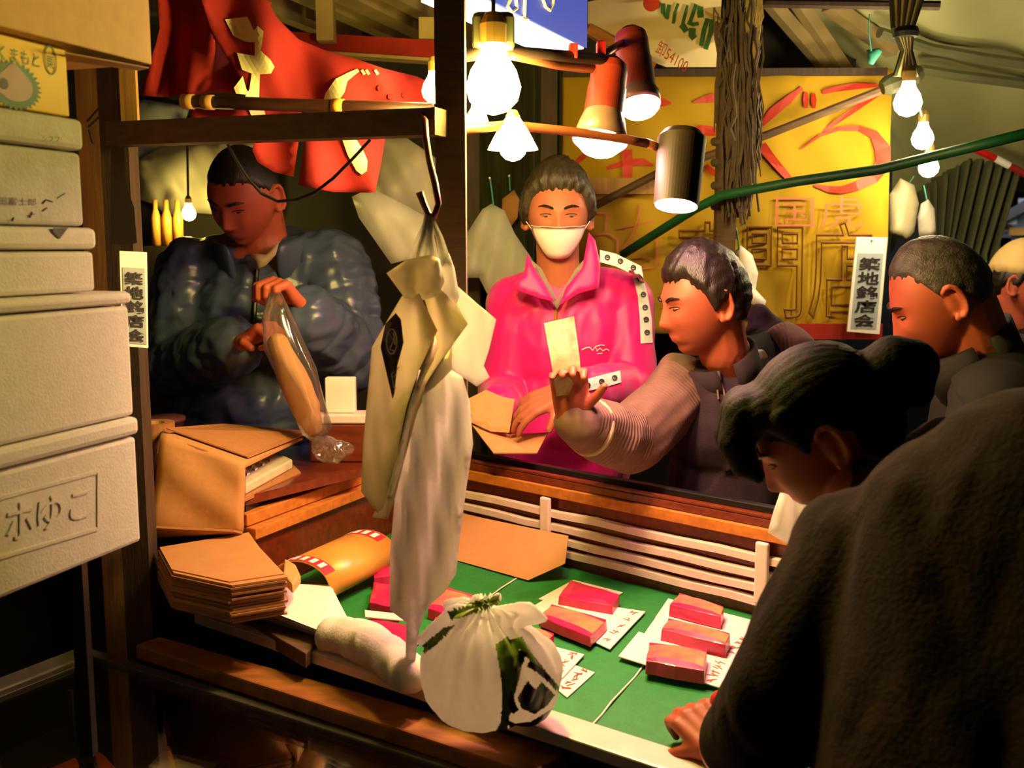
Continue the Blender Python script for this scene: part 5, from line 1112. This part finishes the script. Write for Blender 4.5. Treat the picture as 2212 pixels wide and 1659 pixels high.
# brown paper he folds
pf = lambda a, b: 2.36-(b-840)*.0005
obj('folded_paper', pillow(MB(), [(1010,862),(1050,842),(1088,858),(1112,862),(1100,935),(1060,932),(1016,912)], lambda a, b: 2.44-(b-840)*.0006, .004, 12, 6), 'kraft', label='upright fold of brown wrapping paper in the masked man\'s hands', cat='paper')
q = [at_y(1020, 918, 2.40), at_y(1100, 938, 2.42), at_y(1184, 934, 2.42), at_y(1160, 978, 2.33), at_y(1066, 978, 2.33)]
obj('wrapping_paper', MB().prism(q, (0,.001,-.003)), 'kraft', label='flat sheet of brown wrapping paper under the masked man\'s fingers', cat='paper')

# ---------------------------------------------------------------- man in knit sleeves handing over a note
Y1 = 2.2
H = Head(at_y(1518, 652, Y1), (-.94, -.24, -.18), (-.08, 0, 1), .98); nb = at_y(1590, 800, Y1+.06)
sR, sL = at_y(1466, 838, Y1+.07), at_y(1690, 775, Y1+.16); eR, wR = at_y(1362, 950, Y1-.06), at_y(1236, 912, Y1-.20); eL, wL = at_y(1730, 980, Y1+.14), at_y(1680, 1170, Y1+.10)
hip = at_y(1590, 1180, Y1+.12); root = person((hip.x, hip.y, 0), 'man with dark hair and grey knit sleeves reaching out a banknote across the counter')
mb = MB(); H.add(mb); neck(mb, H, nb)
mb.ell(at_y(1580, 900, Y1+.09), [(.13,0,0),(0,.10,0),(0,0,.16)]); mb.ell(at_y(1585, 1060, Y1+.12), [(.12,0,0),(0,.10,0),(0,0,.2)]); mb.chain([sR, nb, sL], [.045,.055,.045])
mb.chain([sR, eR, wR], [.048,.038,.027]); mb.chain([sL, eL, wL], [.048,.038,.027])
hand(mb, wR, (-.10, -.05, 1), (-.1, -1, .12), 1, (.75,.72,.68,.62), .35, .95, .08, (.6,.8,.1)); hand(mb, wL, (-.6, -.3, -.5), (0, 0, -1), -1)
finish_body(root, mb, H, 'skin2')
hair_cap(root, H, [(0,.46),(30,.46),(50,.50),(60,.30),(74,.20),(86,-.22),(96,-.06),(108,-.05),(130,-.42),(180,-.62)], .016, 'hair', top=.008, seed=2)
face(root, H, .5, True, (0,-.4))
mb = MB(); mb.ell(at_y(1578, 900, Y1+.09), [(.155,0,0),(0,.13,0),(0,0,.17)]); mb.ell(at_y(1572, 1060, Y1+.12), [(.150,0,0),(0,.13,0),(0,0,.24)]); mb.chain([at_y(1520,835,Y1+.06), nb+V((0,.02,-.02)), at_y(1660,775,Y1+.15)], [.07,.08,.07])
_, bv = wear(root, 'vest', mb, 'plum', .007, folds(3, (15, 32), (.008, .004)))
mb = MB(); ring(mb, nb+V((-.012,.0,-.035)), H.W(0,-.02,0)-nb, .080, .078, .085, .012, lean=.05, gap=.25); obj('collar', mb, 'plum', root, smooth=True)
mb = MB(); mb.chain([at_y(1625,760,Y1+.16), at_y(1660,720,Y1+.22), at_y(1640,680,Y1+.2)], [.05,.05,.03]); wear(root, 'hood', mb, 'plum', .007, folds(5))
yj = hitY(bv, .006, Y1)
obj('zipper', MB().tube([at_y(1548, 782, yj(1548,800)-.012), at_y(1552, 800, yj(1552,800)-.01), at_y(1555, 822, yj(1555,822)-.006)], .004, 8), 'steel', root)
for dx in (-6, 8): obj('drawstring', MB().tube([at_y(1554, 815, yj(1554,815)), at_y(1556+dx, 845, yj(1556+dx,845)), at_y(1558+dx, 862, yj(1558+dx,862))], .0022, 6), 'knit', root)
for nm, pts, rs in (('sleeve', [sR+V((.02,.02,.0)), sR, eR, wR.lerp(eR, .12)], [.06,.076,.072,.054]), ('sleeve', [sL+V((-.03,0,0)), sL, eL, wL.lerp(eL, .2)], [.07,.082,.075,.055])):
    mb = MB().chain(pts, rs); sg = [(pts[i], pts[i+1]) for i in range(3)]
    wear(root, nm, mb, 'knit', .006, lambda a, n, sg=sg: .009*wob(a, 18, 4)+.007*ridge(a, 26, 2)+.003*wob(a, 50, 1)-.003, 4, lambda a, sg=sg: axis_t(a, sg)[0])
cu = (wR-eR).normalized(); 
obj('cuff_band', MB().lathe(wR.lerp(eR, .30), -cu, [(-.005,.052),(-.004,.059),(0,.060),(.004,.059),(.005,.052)], 22, False), 'shirt', root, smooth=True)
obj('cuff', MB().lathe(wR.lerp(eR, .24), cu, [(0,.056),(.02,.050),(.036,.044),(.04,.036),(.036,.032)], 22, False), 'knit', root, smooth=True)
legs(root, (hip.x, hip.y, .88), 'jeans')
yn_ = Y1-.222
obj('banknote', pillow(MB(), [(1175,698),(1240,683),(1252,770),(1258,848),(1202,856),(1190,780)], lambda a, b: yn_+.006*math.sin(b*.03)+(a-1210)*.0003, .0008, 14, 0), 'note', label='crumpled pale banknote held upright in the knit-sleeved man\'s hand', cat='banknote')

# ---------------------------------------------------------------- man in the puffer jacket
Y2 = 2.66
H = Head(at_y(528, 420, Y2), (-.32, -.80, -.52), (.03, -.2, 1), 1.08); nb = at_y(575, 555, Y2+.08)
sR, sL = at_y(418, 600, Y2+.10), at_y(718, 588, Y2+.10); eR, wR = at_y(398, 790, Y2+.04), at_y(520, 742, Y2-.2); eL, wL = at_y(752, 772, Y2+.02), at_y(652, 668, Y2-.2)
hip = at_y(565, 960, Y2+.1); root = person((hip.x, hip.y, 0), 'stout man in a dark blue puffer jacket looking down, packing fish into a clear bag')
mb = MB(); H.add(mb); neck(mb, H, nb, .062)
mb.ell(at_y(565, 700, Y2+.12), [(.19,0,0),(0,.13,0),(0,0,.18)]); mb.ell(at_y(565, 850, Y2+.12), [(.18,0,0),(0,.13,0),(0,0,.2)]); mb.chain([sR, nb, sL], [.055,.07,.055])
mb.chain([sR, eR, wR], [.055,.042,.03]); mb.chain([sL, eL, wL], [.055,.042,.03])
hand(mb, wR, at_y(585, 700, Y2-.24)-wR, (.3, -.1, -.9), -1, (1.2,1.2,1.2,1.2), .8, 1.1, .02); hand(mb, wL, at_y(590, 600, Y2-.26)-wL, (-.5, -.5, -.7), -1, (1.15,1.15,1.15,1.15), .9, 1.12, .02)
finish_body(root, mb, H, 'skin3')
hair_cap(root, H, [(0,.50),(40,.50),(60,.42),(75,.25),(90,.02),(105,-.05),(130,-.35),(180,-.5)], .004, 'hair', streak=.001)
face(root, H, .35, True, (0,-.5))
mb = MB(); mb.ell(at_y(565, 690, Y2+.12), [(.235,0,0),(0,.18,0),(0,0,.21)]); mb.ell(at_y(560, 850, Y2+.12), [(.245,0,0),(0,.19,0),(0,0,.25)]); mb.chain([sR, nb+V((0,.03,-.04)), sL], [.105,.10,.105])
A1 = [sR, eR, wR.lerp(eR, .12)]; A2 = [sL, eL, wL.lerp(eL, .12)]; mb.chain(A1, [.108,.094,.066]); mb.chain(A2, [.108,.098,.070])
tors = (at_y(565, 540, Y2+.1), at_y(562, 1000, Y2+.1))
def puff(a, n):
    sg = [(A1[0], A1[1]), (A1[1], A1[2]), (A2[0], A2[1]), (A2[1], A2[2]), tors]; best = None
    T = np.zeros(len(a)); bd = np.full(len(a), 1e9)
    for i, (p, q) in enumerate(sg):
        t, _, r = axis_t(a, [(p, q)]); r = r/(.09 if i < 4 else .2); m = r < bd; bd[m] = r[m]; T[m] = t[m]+.03*i
    w2 = T+.010*wob(a, 15, 1)
    return .007*np.sqrt(np.abs(np.sin(w2*math.pi/.07)))-.006+.009*wob(a, 17, 2, (1,1,.7))+.007*ridge(a, 30, 3, (1,1,.8))+.0035*ridge(a, 75, 1)
_, bv = wear(root, 'puffer_jacket', mb, 'navy', .0065, puff, 3)
mb = MB(); ring(mb, nb+V((0,-.01,-.05)), V((-.05,-.25,1)), .118, .112, .115, .024, lean=.10, gap=.5); o = obj('collar', mb, 'navy', root, smooth=True); m_ = o.modifiers.new('s', 'SUBSURF'); m_.levels = 1; m_.render_levels = 1
yj = hitY(bv, .004, Y2)
obj('inner_shirt', pillow(MB(), [(546,548),(575,550),(604,520),(596,550),(574,574),(557,582)], Y2-.06, .010, 8, 10), 'shirt', root, smooth=True)
obj('zip_placket', MB().tube([at_y(556, 572, yj(556,590)-.004), at_y(554, 600, yj(554,600)), at_y(552, 640, yj(552,640)), at_y(548, 700, yj(548,700))], .006, 8), 'black', root)
obj('zip_pull', MB().ell(at_y(555, 575, yj(556,590)-.012), [(.006,0,0),(0,.004,0),(0,0,.01)], 10, 6), 'zipper', root, smooth=True)
legs(root, (hip.x, hip.y, .86), w=.11)
# clear bag with wrapped fish
YB2 = Y2-.32
t = thing('clear_fish_bag', at_y(700, 985, YB2), 'clear plastic bag holding a brown paper-wrapped fish block, gripped by the man in blue', 'plastic bag')
bp = [(598,632),(600,680),(612,740),(640,810),(668,880),(684,930),(690,950)]
mb = MB().tube([at_y(x, y, YB2) for x, y in bp], [.016,.034,.048,.050,.044,.032,.016], 18); a = np.array(mb.v); a[:,1] += 0; w_ = .004*np.sin(a[:,0]*160+a[:,2]*60)+.003*np.sin(a[:,2]*190); a[:,0] += w_; a[:,1] += w_*.7; mb.v = [tuple(q) for q in a]
obj('film', mb, 'clear', t, smooth=True)
mb = MB().chain([at_y(690, 952, YB2), at_y(700, 968, YB2-.01), at_y(725, 975, YB2-.02), at_y(748, 968, YB2-.02)], [.014,.03,.028,.016]); 
me = remesh(mb, .005, 2); a, n = arr(me); setv(me, a+n*(.006*wob(a, 120, 3))[:,None]); mesh_obj('gathered_end', me, 'clear', t)
mb = MB().chain([at_y(600, 742, YB2), at_y(632, 815, YB2), at_y(660, 880, YB2), at_y(676, 925, YB2)], [.024,.036,.034,.022])
me = remesh(mb, .006, 2); a, n = arr(me); setv(me, a+n*(.003*wob(a, 60, 1))[:,None]); mesh_obj('wrapped_block', me, 'kraft', t)

# ---------------------------------------------------------------- old man on the right
Y3 = 2.0
H = Head(at_y(2030, 640, Y3), (-.84, .22, -.50), (-.3, 0, 1), 1.02); nb = at_y(2130, 770, Y3+.02)
sL, sR = at_y(2150, 880, Y3-.10), at_y(2130, 850, Y3+.24); eL, wL = at_y(2080, 1090, Y3-.14), at_y(1960, 1120, Y3-.1); hip = at_y(2240, 1260, Y3+.06)
root = person((hip.x, hip.y, 0), 'grey-haired old man in a black coat bending over the right end of the counter')
mb = MB(); H.add(mb); neck(mb, H, nb, .06)
mb.ell(at_y(2190, 950, Y3+.05), [(.14,0,0),(0,.14,0),(0,0,.18)]); mb.ell(at_y(2220, 1120, Y3+.06), [(.13,0,0),(0,.14,0),(0,0,.2)]); mb.chain([sL, nb, sR], [.05,.06,.05]); mb.chain([sL, eL, wL], [.05,.04,.028])
hand(mb, wL, (-.9, .1, -.3), (0, 0, -1), -1)
finish_body(root, mb, H, 'skin3')
hair_cap(root, H, [(0,.62),(40,.62),(60,.55),(72,.40),(86,.0),(96,.02),(110,-.02),(130,-.40),(180,-.58)], .006, 'hairgrey', streak=.0012)
face(root, H, .4, True, (0,-.4))
for k in range(3):
    pts = [H.surf(-(.045+.004*k), .0-.012*k, .001), H.surf(-(.055+.002*k), -.004-.014*k, .001)]; 
mb = MB(); mb.ell(at_y(2190, 940, Y3+.06), [(.165,0,0),(0,.19,0),(0,0,.21)]); mb.ell(at_y(2230, 1130, Y3+.07), [(.175,0,0),(0,.19,0),(0,0,.28)]); mb.chain([sL, nb+V((.03,.02,-.05)), sR], [.085,.10,.085]); mb.chain([sL, eL, wL.lerp(eL, .2)], [.088,.078,.055])
wear(root, 'coat', mb, 'coatblack', .008, folds(7, (12, 28), (.008, .004)))
mb = MB(); ring(mb, nb+V((.0,.0,-.05)), (-.55, 0, .9), .092, .092, .10, .02, lean=.10, gap=.2); obj('collar', mb, 'coatblack', root, smooth=True)
legs(root, (hip.x, hip.y, .86))

# ---------------------------------------------------------------- passer-by with a tan cap
Y4 = 3.3
H = Head(at_y(2208, 612, Y4), (.75, -.55, -.1), (0,0,1), 1.0); nb = at_y(2225, 725, Y4+.03); hip = at_y(2230, 1020, Y4)
root = person((hip.x, hip.y, 0), 'passer-by in a tan baseball cap at the far right edge')
mb = MB(); H.add(mb); neck(mb, H, nb); mb.ell(at_y(2230, 840, Y4+.03), [(.15,0,0),(0,.11,0),(0,0,.22)]); mb.ell(at_y(2230, 980, Y4+.03), [(.14,0,0),(0,.11,0),(0,0,.2)]); mb.chain([at_y(2150,765,Y4), nb, at_y(2310,765,Y4+.05)], [.05,.06,.05])
finish_body(root, mb, H, 'skin3', False, .006); face(root, H, .5)
hair_cap(root, H, [(0,.7),(70,.3),(88,-.15),(110,-.1),(140,-.5),(180,-.6)], .008, 'hair')
def capfn(d): return 0*d[:,0]
o = hair_cap(root, H, [(0,.24),(60,.22),(110,.20),(180,.16)], .020, 'capcloth', name='cap', streak=0.0, top=.012)
mb = MB(); vs = []; 
for j in range(13):
    g = math.radians(-60+120*j/12); x, y = math.sin(g), math.cos(g); vs += [H.W(x*.085, y*.10, .035), H.W(x*.085, y*.10+.075*math.cos(g)**.7, .022)]
fs = [(2*j, 2*j+2, 2*j+3, 2*j+1) for j in range(12)]; o2 = obj('brim', mb.add(vs, fs), 'capcloth', o); mo = o2.modifiers.new('t', 'SOLIDIFY'); mo.thickness = .004
mb = MB(); mb.ell(at_y(2230, 840, Y4+.03), [(.2,0,0),(0,.15,0),(0,0,.24)]); mb.ell(at_y(2230, 1000, Y4+.03), [(.2,0,0),(0,.15,0),(0,0,.26)]); mb.chain([at_y(2150,775,Y4), nb+V((0,0,-.05)), at_y(2310,775,Y4+.05)], [.085,.09,.085])
for k in (-1, 1): p = V(at_y(2230+k*85, 775, Y4)); mb.chain([p, p+V((k*.05,0,-.3)), p+V((k*.03,-.1,-.52))], [.08,.065,.05])
wear(root, 'coat', mb, 'coatbrown', .01, folds(2)); legs(root, (hip.x, hip.y, .86))

# ---------------------------------------------------------------- woman leaning over the counter
Y5 = 1.46
H = Head(at_y(1768, 938, Y5), (-.80, .16, -.58), (-.35, .05, 1), .97); nb = at_y(1868, 1075, Y5-.06)
sL, sR = at_y(1868, 1205, 1.20), at_y(2075, 1050, 1.42); eL, wL = at_y(1722, 1490, 1.14), at_y(1570, 1622, 1.33); eR, wR = at_y(2000, 1300, 1.42), at_y(1800, 1400, 1.4)
hip = V((.60, .86, .95)); root = person((hip.x, hip.y, 0), 'woman with tied-back black hair and brown coat leaning over the counter in the foreground')
mb = MB(); H.add(mb); neck(mb, H, nb, .05)
mb.chain([sL, nb+V((.03,-.03,-.03)), sR], [.045,.055,.045]); mb.chain([nb+V((.04,-.04,-.04)), V((.58,1.08,1.22)), hip], [.07,.12,.14]); mb.chain([sL, eL, wL], [.045,.036,.026]); mb.chain([sR, eR, wR], [.045,.036,.026])
hand(mb, wL, at_y(1490, 1532, 1.40)-wL, (.35, .3, -.85), 1, (.75,.8,.85,.9), .6, .92, .03); hand(mb, wR, (-.6, .4, -.6), (0,0,-1), -1)
finish_body(root, mb, H, 'skin2')
face(root, H, .4, True, (0,-.4))
mb = MB(); S = H.sc
def HE(x, y, z, a, b, c): mb.ell(H.W(x, y, z), [H.r*a, H.f*b, H.u*c], 20, 14)
HE(0, -.020, .048, .088, .098, .082); HE(0, -.070, .0, .074, .058, .082); HE(0, .050, .080, .074, .050, .040)
for k in (-1, 1): mb.chain([H.W(k*.035,.070,.090), H.W(k*.046,.104,.066), H.W(k*.05,.112,.030), H.W(k*.048,.106,.004)], [.034,.026,.020,.010])
mb.chain([H.W(0,.075,.092), H.W(0,.108,.070), H.W(0,.116,.036)], [.032,.024,.016])
for k in (-1, 1): mb.chain([H.W(k*.066,.030,.06), H.W(k*.073,.026,.03), H.W(k*.073,.024,.004)], [.022,.014,.007])
mb.chain([H.W(0,-.10,.02), H.W(0,-.145,.03), H.W(.01,-.165,.012), H.W(.02,-.15,-.025)], [.05,.042,.040,.028])
me = remesh(mb, .0045, 4); a, n = arr(me); l = H.loc(a); ang = np.arctan2(l[:,0], l[:,2]+.02)
setv(me, a+n*(.0004*np.sin(ang*60+l[:,1]*12)+.0004*np.sin(ang*130+l[:,1]*25)+.003*wob(a, 22, 2))[:,None]); mesh_obj('hair', me, 'hairblack', root)
cl = obj('hair_clip', MB().ell(H.W(.052,-.138,.028), [H.r*.012, H.f*.028, H.u*.012], 12, 8), 'lampblack', root, smooth=True)
for k in range(5): obj('clip_tooth', MB().chain([H.W(.056,-.158+.009*k,.03), H.W(.064,-.158+.009*k,.010)], [.003,.002], 6), 'lampblack', cl)
mb = MB(); mb.chain([sL, nb+V((.05,-.06,-.08)), sR], [.098,.12,.098]); mb.chain([nb+V((.07,-.06,-.06)), V((.60,1.10,1.24)), V((.62,.98,1.06)), hip, V((.64,.80,.62))], [.13,.19,.205,.215,.23])
mb.chain([V((.52,1.14,1.24)), V((.50,1.02,1.05)), V((.47,.90,.85))], [.14,.17,.19]); mb.chain([sL, eL, wL.lerp(eL, .16)], [.098,.082,.054]); mb.chain([sR, eR, wR.lerp(eR, .2)], [.09,.075,.05])
wear(root, 'coat', mb, 'coatbrown', .0075, lambda a, n: .015*wob(a, 15, 6, (1,1,.3))+.007*np.abs(wob(a, 34, 3, (1,1,.35))))
mb = MB(); ring(mb, nb+V((.035,-.035,-.055)), H.W(0,-.05,-.05)-nb+V((.03,-.03,0)), .095, .09, .07, .02, lean=.16, gap=.5); o = obj('collar', mb, 'coatbrown', root, smooth=True)
obj('red_cuff', MB().lathe(wL.lerp(eL, .1), (wL-eL), [(0,.046),(.015,.044),(.02,.036),(.02,.03)], 20, False), 'red', root, smooth=True)
legs(root, (hip.x+.03, hip.y-.03, .8))
p = at_y(1562, 1512, 1.36); obj('red_purse', MB().ell(p, [(.018,0,.004),(0,.016,0),(-.004,0,.014)], 14, 10), 'red', smooth=True, label='small red purse held in the leaning woman\'s hand', cat='purse')
obj('white_bag', pillow(MB(), [(1700,1022),(1728,1050),(1775,1100),(1790,1180),(1740,1200),(1658,1150),(1672,1100)], lambda a, b: 1.72+.01*math.sin(a*.1), .03, 12, 20), 'bag2', smooth=True, label='white plastic bag behind the leaning woman\'s chin at the rail\'s end', cat='plastic bag')
